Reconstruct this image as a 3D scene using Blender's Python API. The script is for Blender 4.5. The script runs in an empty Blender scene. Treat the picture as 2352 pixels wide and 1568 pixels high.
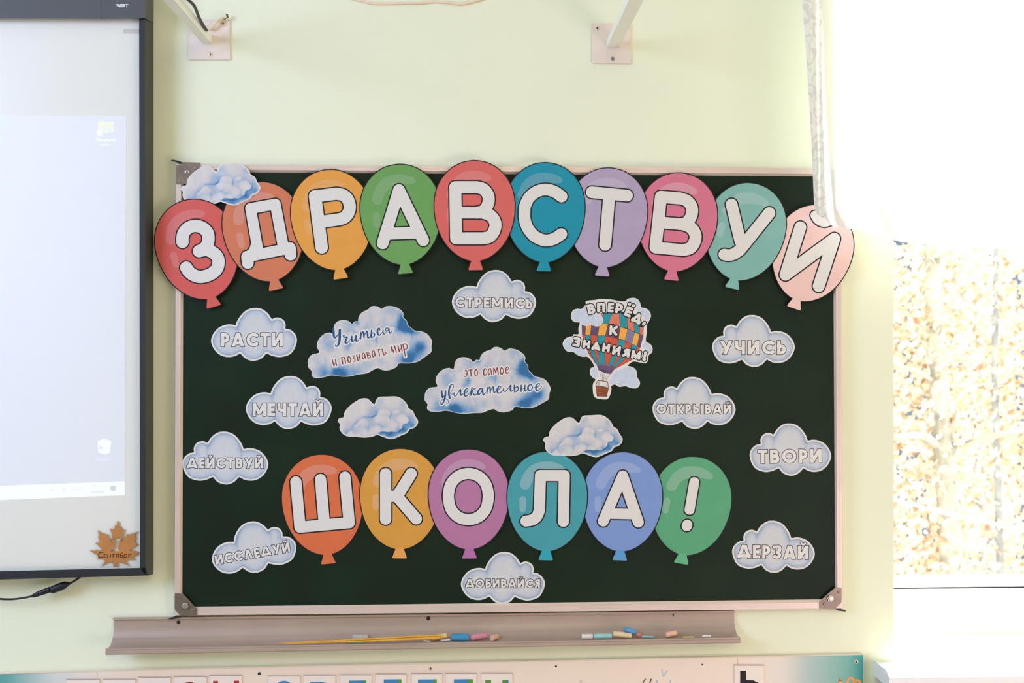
import bpy, math, random
import numpy as np
from mathutils import Vector, Matrix
from mathutils.geometry import tessellate_polygon

SC = bpy.context.scene
COL = SC.collection

# ------------------------------------------------------------------ camera
IMG_W, IMG_H, FPX = 2352.0, 1568.0, 2500.0
CAM = Vector((0.0, -2.45, 1.60))
YAW = math.atan(1.63e-5 * FPX)
cam_data = bpy.data.cameras.new('camera')
cam_data.sensor_width = 36.0
cam_data.lens = FPX / IMG_W * 36.0
cam_data.clip_start = 0.05
cam_data.dof.use_dof = True
cam_data.dof.focus_distance = 2.43
cam_data.dof.aperture_fstop = 5.0
cam = bpy.data.objects.new('camera', cam_data)
cam.location = CAM
cam.rotation_euler = (math.pi / 2, 0, -YAW)
COL.objects.link(cam)
SC.camera = cam
FWD = Vector((math.sin(YAW), math.cos(YAW), 0))
RGT = Vector((math.cos(YAW), -math.sin(YAW), 0))


def P(x, y, d=0.0):
    """the point of the plane d metres in front of the front wall that lies at photo position x, y"""
    v = FWD * FPX + RGT * (x - IMG_W / 2) - Vector((0, 0, 1)) * (y - IMG_H / 2)
    return CAM + v * ((-d - CAM.y) / v.y)


# ------------------------------------------------------------------ world, sun, lamps, exposure
SC.view_settings.view_transform = 'Standard'
SC.view_settings.look = 'None'
SC.view_settings.gamma = 1.0
SC.view_settings.use_curve_mapping = False
SC.view_settings.exposure = 0.0

world = bpy.data.worlds.new('sky')
SC.world = world
world.use_nodes = True
world.node_tree.nodes['Background'].inputs[0].default_value = (0.95, 0.97, 1.0, 1)
world.node_tree.nodes['Background'].inputs[1].default_value = 6.0


def area(name, loc, target, size, power, color, size_y=None):
    l = bpy.data.lights.new(name, 'AREA')
    l.energy = power
    l.color = color
    l.size = size
    if size_y:
        l.shape = 'RECTANGLE'
        l.size_y = size_y
    o = bpy.data.objects.new(name, l)
    o.location = loc
    o.rotation_euler = (Vector(target) - Vector(loc)).to_track_quat('-Z', 'Y').to_euler()
    COL.objects.link(o)
    return o


sun = bpy.data.lights.new('sun', 'SUN')
sun.energy = 18.0
sun.color = (1.0, 0.98, 0.95)
sun.angle = math.radians(1.0)
sun_o = bpy.data.objects.new('sun', sun)
sun_o.rotation_euler = Vector((-0.80, -0.50, -0.42)).to_track_quat('-Z', 'Y').to_euler()
sun_o.location = (6, 4, 6)
COL.objects.link(sun_o)
# daylight of the windows on the left side of the room (cool) and warm daylight bounced up from the right
area('daylight_left', (-2.75, -2.1, 2.35), (-0.1, 0, 1.35), 1.3, 74, (0.468, 0.60, 1.0))
area('bounce_right', (2.0, -2.3, 0.38), (0.3, 0, 1.4), 1.3, 33, (1.0, 0.78, 0.88))
area('ceiling_fill', (0.3, -3.6, 3.05), (0.1, -1.2, 0.6), 1.6, 35, (1.0, 0.85, 0.51))  # added unseen fill from above, no fixture built for it


# ------------------------------------------------------------------ materials
def s2l(c):
    c = c / 255.0
    return c / 12.92 if c <= 0.04045 else ((c + 0.055) / 1.055) ** 2.4


ILL = 0.97


def C(r, g, b, k=1.0):
    return tuple(min(0.93, s2l(v) / ILL * k) for v in (r, g, b)) + (1,)


MATS = {}


def mat(name, color, rough=0.6, spec=0.3, metal=0.0, noise=0.0, nscale=30.0, bump=0.0, bscale=200.0, emis=None, estr=0.0):
    if name in MATS:
        return MATS[name]
    m = bpy.data.materials.new(name)
    m.use_nodes = True
    nt = m.node_tree
    b = nt.nodes['Principled BSDF']
    b.inputs['Base Color'].default_value = color
    b.inputs['Roughness'].default_value = rough
    b.inputs['Specular IOR Level'].default_value = spec
    b.inputs['Metallic'].default_value = metal
    if emis:
        b.inputs['Emission Color'].default_value = emis
        b.inputs['Emission Strength'].default_value = estr
    if noise or bump:
        tc = nt.nodes.new('ShaderNodeTexCoord')
    if noise:
        n = nt.nodes.new('ShaderNodeTexNoise')
        n.inputs['Scale'].default_value = nscale
        n.inputs['Detail'].default_value = 5
        nt.links.new(tc.outputs['Object'], n.inputs['Vector'])
        mr = nt.nodes.new('ShaderNodeMapRange')
        mr.inputs['From Min'].default_value = 0.3
        mr.inputs['From Max'].default_value = 0.7
        mr.inputs['To Min'].default_value = 1 - noise
        mr.inputs['To Max'].default_value = 1 + noise
        nt.links.new(n.outputs['Fac'], mr.inputs['Value'])
        vm = nt.nodes.new('ShaderNodeVectorMath')
        vm.operation = 'SCALE'
        vm.inputs[0].default_value = color[:3]
        nt.links.new(mr.outputs[0], vm.inputs['Scale'])
        nt.links.new(vm.outputs[0], b.inputs['Base Color'])
    if bump:
        n2 = nt.nodes.new('ShaderNodeTexNoise')
        n2.inputs['Scale'].default_value = bscale
        n2.inputs['Detail'].default_value = 3
        nt.links.new(tc.outputs['Object'], n2.inputs['Vector'])
        bp = nt.nodes.new('ShaderNodeBump')
        bp.inputs['Strength'].default_value = bump
        bp.inputs['Distance'].default_value = 0.002
        nt.links.new(n2.outputs['Fac'], bp.inputs['Height'])
        nt.links.new(bp.outputs[0], b.inputs['Normal'])
    MATS[name] = m
    return m


def ramp_mat(name, stops, rough=0.55, nscale=60.0, namt=0.25, spec=0.25):
    """printed watercolour: the mesh attribute 'tone' plus paint mottling drives a colour ramp"""
    m = bpy.data.materials.new(name)
    m.use_nodes = True
    nt = m.node_tree
    b = nt.nodes['Principled BSDF']
    b.inputs['Roughness'].default_value = rough
    b.inputs['Specular IOR Level'].default_value = spec
    at = nt.nodes.new('ShaderNodeAttribute')
    at.attribute_name = 'tone'
    tc = nt.nodes.new('ShaderNodeTexCoord')
    n = nt.nodes.new('ShaderNodeTexNoise')
    n.inputs['Scale'].default_value = nscale
    n.inputs['Detail'].default_value = 6
    n.inputs['Roughness'].default_value = 0.6
    nt.links.new(tc.outputs['Object'], n.inputs['Vector'])
    mr = nt.nodes.new('ShaderNodeMapRange')
    mr.inputs['From Min'].default_value = 0.3
    mr.inputs['From Max'].default_value = 0.7
    mr.inputs['To Min'].default_value = -namt
    mr.inputs['To Max'].default_value = namt
    nt.links.new(n.outputs['Fac'], mr.inputs['Value'])
    ad = nt.nodes.new('ShaderNodeMath')
    ad.operation = 'ADD'
    nt.links.new(at.outputs['Fac'], ad.inputs[0])
    nt.links.new(mr.outputs[0], ad.inputs[1])
    cr = nt.nodes.new('ShaderNodeValToRGB')
    el = cr.color_ramp.elements
    el[0].position, el[0].color = stops[0]
    el[1].position, el[1].color = stops[-1]
    for p, c in stops[1:-1]:
        e = el.new(p)
        e.color = c
    nt.links.new(ad.outputs[0], cr.inputs[0])
    nt.links.new(cr.outputs[0], b.inputs['Base Color'])
    MATS[name] = m
    return m


# ------------------------------------------------------------------ objects
def tag(o, label=None, cat=None, group=None, kind=None):
    if label:
        o['label'] = label
    if cat:
        o['category'] = cat
    if group:
        o['group'] = group
    if kind:
        o['kind'] = kind
    return o


def thing(name, label, cat, loc, group=None):
    o = bpy.data.objects.new(name, None)
    o.empty_display_size = 0.05
    o.location = loc
    COL.objects.link(o)
    return tag(o, label, cat, group)


def origin_of(o):
    v = Vector((0, 0, 0))
    while o is not None:
        v = v + Vector(o.location)
        o = o.parent
    return v


class MB:
    """collects faces in world space, builds ONE mesh object"""

    def __init__(self):
        self.v, self.f, self.m, self.mats, self.tone = [], [], [], [], None

    def mi(self, m):
        if m not in self.mats:
            self.mats.append(m)
        return self.mats.index(m)

    def add(self, verts, faces, m):
        o = len(self.v)
        self.v.extend(Vector(p) for p in verts)
        k = self.mi(m)
        for f in faces:
            self.f.append([i + o for i in f])
            self.m.append(k)

    def slab(self, loops, d0, d1, m, side=None, dfun=None, back=True):
        """closed sheet from photo-space loops, between depths d0 and d1 in front of the wall"""
        side = side or m
        dd = (lambda x, y: 0.0) if dfun is None else dfun
        for outer, holes in group_loops(loops):
            polys = [outer] + holes
            tri = tessellate_polygon([[Vector((p[0], p[1], 0)) for p in q] for q in polys])
            pts = [p for q in polys for p in q]
            fr = [P(p[0], p[1], d1 + dd(*p)) for p in pts]
            bk = [P(p[0], p[1], d0 + dd(*p)) for p in pts]
            self.add(fr, [list(t) for t in tri], m)
            if back:
                self.add(bk, [list(t)[::-1] for t in tri], side)
            o = 0
            sf = []
            n = len(pts)
            for q in polys:
                L = len(q)
                for i in range(L):
                    a, b = o + i, o + (i + 1) % L
                    sf.append([a, b, b + n, a + n])
                o += L
            self.add(fr + bk, sf, side)

    def prism(self, poly, d0, d1, m, dfun=None):
        self.slab([poly], d0, d1, m, dfun=dfun)

    def tube(self, pts, r, m, n=10, cap=True):
        pts = [Vector(p) for p in pts]
        rs = r if isinstance(r, (list, tuple)) else [r] * len(pts)
        rings = []
        up = Vector((0.13, 0.21, 0.97))
        for i, p in enumerate(pts):
            t = (pts[min(i + 1, len(pts) - 1)] - pts[max(i - 1, 0)]).normalized()
            a = t.cross(up)
            if a.length < 1e-3:
                a = t.cross(Vector((1, 0, 0)))
            a.normalize()
            b = t.cross(a)
            rings.append([p + (a * math.cos(2 * math.pi * k / n) + b * math.sin(2 * math.pi * k / n)) * rs[i] for k in range(n)])
        vs = [q for g in rings for q in g]
        fs = []
        for i in range(len(pts) - 1):
            for k in range(n):
                fs.append([i * n + k, i * n + (k + 1) % n, (i + 1) * n + (k + 1) % n, (i + 1) * n + k])
        if cap:
            fs.append(list(range(n))[::-1])
            fs.append([(len(pts) - 1) * n + k for k in range(n)])
        self.add(vs, fs, m)

    def box(self, lo, hi, m):
        x0, y0, z0 = lo
        x1, y1, z1 = hi
        self.add([(x0, y0, z0), (x1, y0, z0), (x1, y1, z0), (x0, y1, z0), (x0, y0, z1), (x1, y0, z1), (x1, y1, z1), (x0, y1, z1)],
                 [[0, 3, 2, 1], [4, 5, 6, 7], [0, 1, 5, 4], [1, 2, 6, 5], [2, 3, 7, 6], [3, 0, 4, 7]], m)

    def dome(self, c, r, h, m, n=20, axis=Vector((0, -1, 0))):
        """flat-bottomed button (screw head, rivet) pointing along axis"""
        a = axis.orthogonal().normalized()
        b = axis.cross(a)
        vs, fs = [], []
        prof = [(1.0, 0.0), (1.0, 0.45), (0.8, 0.8), (0.45, 0.97)]
        for rr, hh in prof:
            for k in range(n):
                t = 2 * math.pi * k / n
                vs.append(c + (a * math.cos(t) + b * math.sin(t)) * r * rr + axis * h * hh)
        for i in range(len(prof) - 1):
            for k in range(n):
                fs.append([i * n + k, i * n + (k + 1) % n, (i + 1) * n + (k + 1) % n, (i + 1) * n + k])
        fs.append([(len(prof) - 1) * n + k for k in range(n)])
        self.add(vs, fs, m)

    def build(self, name, parent=None, smooth=False):
        o0 = origin_of(parent)
        me = bpy.data.meshes.new(name)
        me.from_pydata([tuple(p - o0) for p in self.v], [], self.f)
        for m in self.mats:
            me.materials.append(m)
        me.polygons.foreach_set('material_index', self.m)
        if self.tone is not None:
            t = list(self.tone) + [0.0] * (len(self.v) - len(self.tone))
            at = me.attributes.new('tone', 'FLOAT', 'POINT')
            at.data.foreach_set('value', t)
        me.validate()
        me.update()
        if smooth:
            me.polygons.foreach_set('use_smooth', [True] * len(me.polygons))
        ob = bpy.data.objects.new(name, me)
        COL.objects.link(ob)
        if parent is not None:
            ob.parent = parent
        return ob


# ------------------------------------------------------------------ 2-D shapes: distance fields and their outlines
def sd_seg(X, Y, a, b, ra, rb=None, flat_a=False, flat_b=False):
    rb = ra if rb is None else rb
    ax, ay = a
    dx, dy = b[0] - ax, b[1] - ay
    L2 = dx * dx + dy * dy + 1e-9
    t = ((X - ax) * dx + (Y - ay) * dy) / L2
    tc = np.clip(t, 0, 1)
    d = np.hypot(X - ax - tc * dx, Y - ay - tc * dy) - (ra + (rb - ra) * tc)
    L = math.sqrt(L2)
    if flat_a:
        d = np.maximum(d, -t * L)
    if flat_b:
        d = np.maximum(d, (t - 1) * L)
    return d


def smooth_pts(pts, k=6):
    """Catmull-Rom through points of any dimension"""
    if len(pts) < 3:
        return [tuple(p) for p in pts]
    A = np.array(pts, float)
    A = np.vstack([2 * A[0] - A[1], A, 2 * A[-1] - A[-2]])
    out = []
    for i in range(1, len(A) - 2):
        p0, p1, p2, p3 = A[i - 1:i + 3]
        for s in range(k):
            t = s / k
            out.append(tuple(0.5 * (2 * p1 + (p2 - p0) * t + (2 * p0 - 5 * p1 + 4 * p2 - p3) * t * t + (3 * p1 - p0 - 3 * p2 + p3) * t ** 3)))
    out.append(tuple(A[-2]))
    return out


def closed_pts(pts, k=6):
    A = [np.array(p, float) for p in pts]
    n = len(A)
    out = []
    for i in range(n):
        p0, p1, p2, p3 = A[i - 1], A[i], A[(i + 1) % n], A[(i + 2) % n]
        for s in range(k):
            t = s / k
            out.append(tuple(0.5 * (2 * p1 + (p2 - p0) * t + (2 * p0 - 5 * p1 + 4 * p2 - p3) * t * t + (3 * p1 - p0 - 3 * p2 + p3) * t ** 3)))
    return out


def sd_strokes(X, Y, strokes):
    """strokes: list of point lists (x, y, r)"""
    d = np.full(X.shape, 1e6)
    for s in strokes:
        if len(s) == 1:
            d = np.minimum(d, np.hypot(X - s[0][0], Y - s[0][1]) - s[0][2])
        for a, b in zip(s[:-1], s[1:]):
            d = np.minimum(d, sd_seg(X, Y, a[:2], b[:2], a[2], b[2]))
    return d


def sd_poly(X, Y, poly):
    d = np.full(X.shape, 1e12)
    ins = np.zeros(X.shape, bool)
    n = len(poly)
    for i in range(n):
        ax, ay = poly[i][:2]
        bx, by = poly[(i + 1) % n][:2]
        dx, dy = bx - ax, by - ay
        t = np.clip(((X - ax) * dx + (Y - ay) * dy) / (dx * dx + dy * dy + 1e-12), 0, 1)
        d = np.minimum(d, (X - ax - t * dx) ** 2 + (Y - ay - t * dy) ** 2)
        if dy != 0:
            c = ((ay <= Y) != (by <= Y)) & (X < ax + (Y - ay) / dy * dx)
            ins ^= c
    d = np.sqrt(d)
    return np.where(ins, -d, d)


def grid(bbox, h):
    x0, y0, x1, y1 = bbox
    xs = np.arange(x0, x1 + h, h)
    ys = np.arange(y0, y1 + h, h)
    return np.meshgrid(xs, ys)


def rdp(p, eps):
    p = np.array(p)
    n = len(p)
    keep = np.zeros(n, bool)
    keep[0] = keep[-1] = True
    st = [(0, n - 1)]
    while st:
        a, b = st.pop()
        if b <= a + 1:
            continue
        d = p[b] - p[a]
        L = math.hypot(*d)
        q = p[a + 1:b] - p[a]
        e = np.hypot(q[:, 0], q[:, 1]) if L < 1e-9 else np.abs(q[:, 0] * d[1] - q[:, 1] * d[0]) / L
        k = int(e.argmax())
        if e[k] > eps:
            k += a + 1
            keep[k] = True
            st += [(a, k), (k, b)]
    return p[keep]


def contours(X, Y, F, level=0.0, eps=0.12):
    """closed loops around F < level"""
    G = F - level
    G = np.where(np.abs(G) < 1e-6, 1e-6, G)
    ins = G < 0
    c = ins[:-1, :-1] * 1 + ins[:-1, 1:] * 2 + ins[1:, 1:] * 4 + ins[1:, :-1] * 8
    js, is_ = np.nonzero((c != 0) & (c != 15))
    T = {1: [(3, 0)], 2: [(0, 1)], 3: [(3, 1)], 4: [(1, 2)], 6: [(0, 2)], 7: [(3, 2)], 8: [(2, 3)], 9: [(2, 0)],
         11: [(2, 1)], 12: [(1, 3)], 13: [(1, 0)], 14: [(0, 3)], 5: [(3, 0), (1, 2)], 10: [(0, 1), (2, 3)]}
    nxt, pos = {}, {}

    def ek(j, i, e):
        if e == 0:
            k, a, b = (0, j, i), (j, i), (j, i + 1)
        elif e == 2:
            k, a, b = (0, j + 1, i), (j + 1, i), (j + 1, i + 1)
        elif e == 3:
            k, a, b = (1, j, i), (j, i), (j + 1, i)
        else:
            k, a, b = (1, j, i + 1), (j, i + 1), (j + 1, i + 1)
        if k not in pos:
            t = G[a] / (G[a] - G[b])
            pos[k] = (X[a] + (X[b] - X[a]) * t, Y[a] + (Y[b] - Y[a]) * t)
        return k

    for j, i in zip(js.tolist(), is_.tolist()):
        for e0, e1 in T[int(c[j, i])]:
            nxt[ek(j, i, e0)] = ek(j, i, e1)
    loops = []
    while nxt:
        k0 = next(iter(nxt))
        lp, k = [], k0
        while k in nxt:
            lp.append(pos[k])
            k = nxt.pop(k)
        if len(lp) < 4:
            continue
        h = len(lp) // 2
        a = rdp(lp[:h + 1], eps)
        b = rdp(lp[h:] + [lp[0]], eps)
        q = [tuple(t) for t in a[:-1]] + [tuple(t) for t in b[:-1]]
        if len(q) >= 3:
            loops.append(q)
    return loops


def area2(p):
    s = 0
    for i in range(len(p)):
        s += p[i - 1][0] * p[i][1] - p[i][0] * p[i - 1][1]
    return s / 2


def inside(pt, poly):
    x, y = pt
    r = False
    for i in range(len(poly)):
        (ax, ay), (bx, by) = poly[i - 1][:2], poly[i][:2]
        if (ay > y) != (by > y) and x < ax + (y - ay) / (by - ay) * (bx - ax):
            r = not r
    return r


def group_loops(loops):
    L = sorted(([tuple(p[:2]) for p in q] for q in loops), key=lambda q: -abs(area2(q)))
    dep = [sum(inside(q[0], r) for r in L[:i]) for i, q in enumerate(L)]
    out = []
    for i, q in enumerate(L):
        if dep[i] % 2 == 0:
            hs = [r for j, r in enumerate(L) if j > i and dep[j] == dep[i] + 1 and inside(r[0], q)]
            out.append((q, hs))
    return out


def shape(fn, bbox, h=0.6, level=0.0, eps=0.12):
    X, Y = grid(bbox, h)
    return contours(X, Y, fn(X, Y), level, eps)


def fill_tone(mb, X, Y, F, tone, d, m, dfun=None):
    """faces over F < 0 on a fine grid carrying the print's tone"""
    ny, nx = F.shape
    dd = (lambda x, y: 0.0) if dfun is None else dfun
    F = np.where(np.abs(F) < 1e-6, 1e-6, F)
    ins = F < 0
    vid, V, T, Fs = {}, [], [], []

    def vert(j, i):
        k = (j, i)
        if k not in vid:
            vid[k] = len(V)
            x, y = float(X[j, i]), float(Y[j, i])
            V.append(P(x, y, d + dd(x, y)))
            T.append(float(tone[j, i]))
        return vid[k]

    def cut(a, b):
        k = (a, b) if a < b else (b, a)
        if k not in vid:
            t = F[k[0]] / (F[k[0]] - F[k[1]])
            x = float(X[k[0]] + (X[k[1]] - X[k[0]]) * t)
            y = float(Y[k[0]] + (Y[k[1]] - Y[k[0]]) * t)
            vid[k] = len(V)
            V.append(P(x, y, d + dd(x, y)))
            T.append(float(tone[k[0]] + (tone[k[1]] - tone[k[0]]) * t))
        return vid[k]

    c = ins[:-1, :-1] * 1 + ins[:-1, 1:] + ins[1:, 1:] + ins[1:, :-1]
    for j, i in zip(*[q.tolist() for q in np.nonzero(c)]):
        q = [(j, i), (j, i + 1), (j + 1, i + 1), (j + 1, i)]
        poly = []
        for k in range(4):
            a, b = q[k], q[(k + 1) % 4]
            if ins[a]:
                poly.append(vert(*a))
            if ins[a] != ins[b]:
                poly.append(cut(a, b))
        if len(poly) >= 3:
            Fs.append(poly)
    if mb.tone is None:
        mb.tone = []
    mb.tone += [0.0] * (len(mb.v) - len(mb.tone)) + T
    mb.add(V, Fs, m)


def crop(x0, y0, s):
    """turns positions read in an enlarged detail of the photo back into photo positions"""
    def f(q):
        out = []
        for p in q:
            t = (x0 + p[0] / s, y0 + p[1] / s)
            out.append(t + (p[2] / s,) if len(p) > 2 else t)
        return out
    return f


# ------------------------------------------------------------------ the setting
WALL = mat('wall_paint', C(226, 229, 201, 1.10), 0.75, 0.25, noise=0.012, nscale=2.5, bump=0.12, bscale=260)
WHITE = mat('white_paint', (0.92, 0.92, 0.90, 1), 0.5, 0.4)
FLOORM = mat('floor_boards', (0.34, 0.30, 0.24, 1), 0.45, 0.4, noise=0.12, nscale=6)
CEIL = mat('ceiling_paint', (0.82, 0.82, 0.8, 1), 0.8, 0.2)

XW = P(2053, 900).x          # left edge of the window opening
ZS = P(2053, 1518).z         # sill height
X0, X1, YB, ZC, XR = -3.4, 2.9, -5.2, 3.2, 2.62
ZT = 2.78
REC = 0.22


def struct(name, mb):
    return tag(mb.build(name), kind='structure')


w = MB()
w.box((X0, 0, 0), (XW, 0.12, ZC), WALL)
w.box((XW, 0, 0), (X1, 0.12, ZS - 0.03), WALL)
w.box((XW, 0, ZT), (X1, 0.12, ZC), WALL)
w.box((XR, 0, ZS - 0.03), (X1, 0.12, ZT), WALL)
w.box((XW - 0.10, 0.12, 0), (XW, 0.30, ZC), WALL)
w.box((XW, 0.12, 0), (X1, 0.30, ZS - 0.03), WALL)
w.box((XR, 0.12, ZS - 0.03), (XR + 0.1, 0.30, ZT), WALL)
w.box((XW, 0.12, ZT), (X1, 0.30, ZT + 0.1), WALL)
struct('wall_front', w)
w = MB(); w.box((X0 - 0.12, YB, 0), (X0, 0.12, ZC), WALL); struct('wall_left', w)
w = MB(); w.box((X1, YB, 0), (X1 + 0.12, 0.12, ZC), WALL); struct('wall_right', w)
w = MB(); w.box((X0, YB - 0.12, 0), (X1, YB, ZC), WALL); struct('wall_back', w)
w = MB(); w.box((X0 - 0.12, YB - 0.12, -0.1), (X1 + 0.12, 0.30, 0), FLOORM); struct('floor', w)
w = MB(); w.box((X0 - 0.12, YB - 0.12, ZC), (X1 + 0.12, 0.30, ZC + 0.1), CEIL); struct('ceiling', w)

# window: frame, glass, black gasket line, sill
GLASS = bpy.data.materials.new('window_glass')
GLASS.use_nodes = True
nt = GLASS.node_tree
nt.nodes.clear()
out = nt.nodes.new('ShaderNodeOutputMaterial')
tr = nt.nodes.new('ShaderNodeBsdfTransparent')
tr.inputs[0].default_value = (0.96, 0.98, 0.97, 1)
gl = nt.nodes.new('ShaderNodeBsdfGlossy')
gl.inputs['Roughness'].default_value = 0.02
fr = nt.nodes.new('ShaderNodeMath')
fr.operation = 'MULTIPLY'
fr.inputs[1].default_value = 0.10
lw = nt.nodes.new('ShaderNodeLayerWeight')
lw.inputs['Blend'].default_value = 0.35
nt.links.new(lw.outputs['Facing'], fr.inputs[0])
mx = nt.nodes.new('ShaderNodeMixShader')
nt.links.new(fr.outputs[0], mx.inputs[0])
nt.links.new(tr.outputs[0], mx.inputs[1])
nt.links.new(gl.outputs[0], mx.inputs[2])
nt.links.new(mx.outputs[0], out.inputs[0])
ZG = P(2200, 1353, -REC).z   # lower edge of the glass
win = bpy.data.objects.new('window_1', None)
win.location = ((XW + XR) / 2, REC, ZS)
COL.objects.link(win)
tag(win, kind='structure')
w = MB()
w.box((XW - 0.04, REC, ZS - 0.03), (XW + 0.065, REC + 0.06, ZT), WHITE)
w.box((XR - 0.065, REC, ZS - 0.03), (XR + 0.04, REC + 0.06, ZT), WHITE)
w.box((XW + 0.065, REC, ZS - 0.03), (XR - 0.065, REC + 0.06, ZG - 0.004), WHITE)
w.box((XW + 0.065, REC, ZT - 0.07), (XR - 0.065, REC + 0.06, ZT), WHITE)
xm = XW + 0.95
w.box((xm, REC, ZG - 0.004), (xm + 0.09, REC + 0.06, ZT - 0.07), WHITE)
w.build('window_frame', win)
w = MB()
BLK = mat('black_rubber', (0.012, 0.012, 0.014, 1), 0.5, 0.3)
w.box((XW + 0.065, REC + 0.0275, ZG - 0.004), (xm, REC + 0.030, ZG - 0.0005), BLK)
w.box((xm + 0.09, REC + 0.0275, ZG - 0.004), (XR - 0.065, REC + 0.030, ZG - 0.0005), BLK)
w.build('gasket', win)
for a, b in ((XW + 0.065, xm), (xm + 0.09, XR - 0.065)):
    w = MB()
    w.box((a, REC + 0.03, ZG), (b, REC + 0.036, ZT - 0.07), GLASS)
    w.build('window_pane', win)
w = MB()
XSL = P(2010, 1520).x
yf = 0.085
sp = [(0.0, 0.0), (-yf + 0.02, 0.0), (-yf, -0.012), (-yf, -0.16), (-yf + 0.03, -0.16), (-yf + 0.03, -0.035), (0.0, -0.035)]
vs = [(XSL, y, ZS + z) for y, z in sp] + [(XR + 0.05, y, ZS + z) for y, z in sp]
n = len(sp)
w.add(vs, [list(range(n))[::-1], [n + i for i in range(n)]] + [[i, (i + 1) % n, n + (i + 1) % n, n + i] for i in range(n)], WHITE)
w.box((XW, 0.0, ZS - 0.03), (XR, REC, ZS), WHITE)
w.build('window_sill', win)
w = MB()
w.box((XW - 0.1, REC + 0.06, ZG - 0.05), (XR + 0.1, REC + 0.26, ZG - 0.02), WHITE)
w.build('outer_ledge', win)

# ------------------------------------------------------------------ chalkboard
ALU = mat('aluminium_profile', C(216, 196, 184, 1.06), 0.42, 0.5, metal=0.25, noise=0.04, nscale=12)
ALU2 = mat('aluminium_edge', C(228, 206, 188), 0.35, 0.5, metal=0.3)
STEEL = mat('zinc_plate', C(128, 114, 100), 0.42, 0.5, metal=0.55, noise=0.16, nscale=45)
BOLT = mat('bright_steel', C(168, 165, 160), 0.3, 0.5, metal=0.7)
DARKM = mat('dark_steel', C(52, 46, 42), 0.5, 0.4, metal=0.4)
BOARD = mat('chalkboard_green', (0.0085, 0.0205, 0.0092, 1), 0.5, 0.15, noise=0.16, nscale=7, bump=0.05, bscale=900)
PINKISH = C

o_tl, o_tr, o_br, o_bl = (404.5, 376.6), (1930.5, 387.0), (1934.6, 1397.6), (400.9, 1412.8)
i_tl, i_tr, i_br, i_bl = (421.5, 394.4), (1913.0, 405.4), (1918.3, 1375.8), (418.8, 1393.0)
board = thing('chalkboard', 'dark green chalkboard in an aluminium frame hung with balloon and cloud cutouts', 'chalkboard', P(1170, 1412, 0))
DB, DF = 0.018, 0.024
w = MB()
w.prism([(410, 384), (1924, 396), (1928, 1388), (407, 1404)], 0.004, DB, BOARD)
w.build('writing_surface', board)


def lerp2(a, b, t):
    return (a[0] + (b[0] - a[0]) * t, a[1] + (b[1] - a[1]) * t)


for a, b, c, e in ((o_tl, o_tr, i_tl, i_tr), (o_tr, o_br, i_tr, i_br), (o_br, o_bl, i_br, i_bl), (o_bl, o_tl, i_bl, i_tl)):
    w = MB()
    ia, ib = lerp2(c, a, 0.33), lerp2(e, b, 0.33)
    sa, sb = lerp2(c, a, 0.72), lerp2(e, b, 0.72)
    w.add([P(*a, 0.002), P(*b, 0.002), P(*b, DF), P(*a, DF), P(*sa, DF), P(*sb, DF)], [[0, 1, 2, 3], [3, 2, 5, 4]], ALU)
    w.add([P(*sa, DF), P(*sb, DF), P(*sb, DF - 0.0005), P(*sa, DF - 0.0005), P(*ia, DF - 0.0005), P(*ib, DF - 0.0005)], [[0, 1, 2, 3], [3, 2, 5, 4]], ALU)
    w.add([P(*ia, DF - 0.0005), P(*ib, DF - 0.0005), P(*ib, DF), P(*ia, DF), P(*c, DB + 0.0005), P(*e, DB + 0.0005)], [[0, 1, 2, 3], [3, 2, 5, 4]], ALU2)
    w.build('frame_rail', board)


def corner_plate(cr, poly, bolt, rivets, hexa=True, tab=None):
    pl = MB()
    pl.prism(cr(poly), DF - 0.001, DF + 0.0018, STEEL)
    po = pl.build('corner_plate', board)
    b = cr([bolt])[0]
    m = MB()
    r = b[2] / 1021
    c = P(b[0], b[1], DF + 0.0018)
    if hexa:
        hx = [(b[0] + b[2] * math.cos(k * math.pi / 3 + 0.2), b[1] + b[2] * math.sin(k * math.pi / 3 + 0.2)) for k in range(6)]
        m.prism(hx, DF + 0.0018, DF + 0.0065, BOLT)
        m.dome(P(b[0], b[1], DF + 0.0065), r * 0.8, 0.0012, BOLT)
    else:
        m.dome(c, r, 0.003, BOLT)
        m.dome(P(b[0], b[1], DF + 0.0047), r * 0.25, 0.0006, DARKM)
    m.build('bolt', po)
    for q in rivets:
        b = cr([q])[0]
        m = MB()
        m.dome(P(b[0], b[1], DF + 0.0018), b[2] / 1021, 0.0016, STEEL)
        m.build('rivet', po)
    if tab:
        m = MB()
        m.prism(cr(tab), 0.0135, 0.0165, DARKM)
        m.build('bent_tab', po)


corner_plate(crop(380, 350, 13.07), [(320, 400), (335, 375), (500, 350), (490, 292), (740, 295), (1040, 305), (1052, 335), (1000, 500), (820, 690), (700, 780), (620, 960), (315, 945)],
             (650, 590, 75), [(905, 460, 55), (440, 850, 55)], False, [(150, 240), (220, 218), (330, 238), (480, 280), (500, 400), (420, 400), (370, 312), (290, 285), (180, 268)])
corner_plate(crop(390, 1330, 13.06), [(150, 420), (395, 430), (600, 650), (815, 890), (812, 1080), (740, 1112), (400, 1085), (290, 1065), (145, 900)],
             (455, 800, 108), [(265, 530, 50), (690, 930, 50)], True, [(-60, 1180), (120, 1120), (280, 1040), (360, 1110), (180, 1170), (60, 1200)])
corner_plate(crop(1850, 1320, 15.68), [(1080, 450), (1310, 480), (1300, 980), (1110, 1180), (1100, 1250), (510, 1225), (515, 960), (620, 850), (850, 640)],
             (910, 850, 118), [(1190, 615, 48), (670, 1030, 48)], True, [(1105, 1190), (1160, 1150), (1270, 1220), (1470, 1275), (1440, 1320), (1200, 1290), (1080, 1255)])
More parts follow.
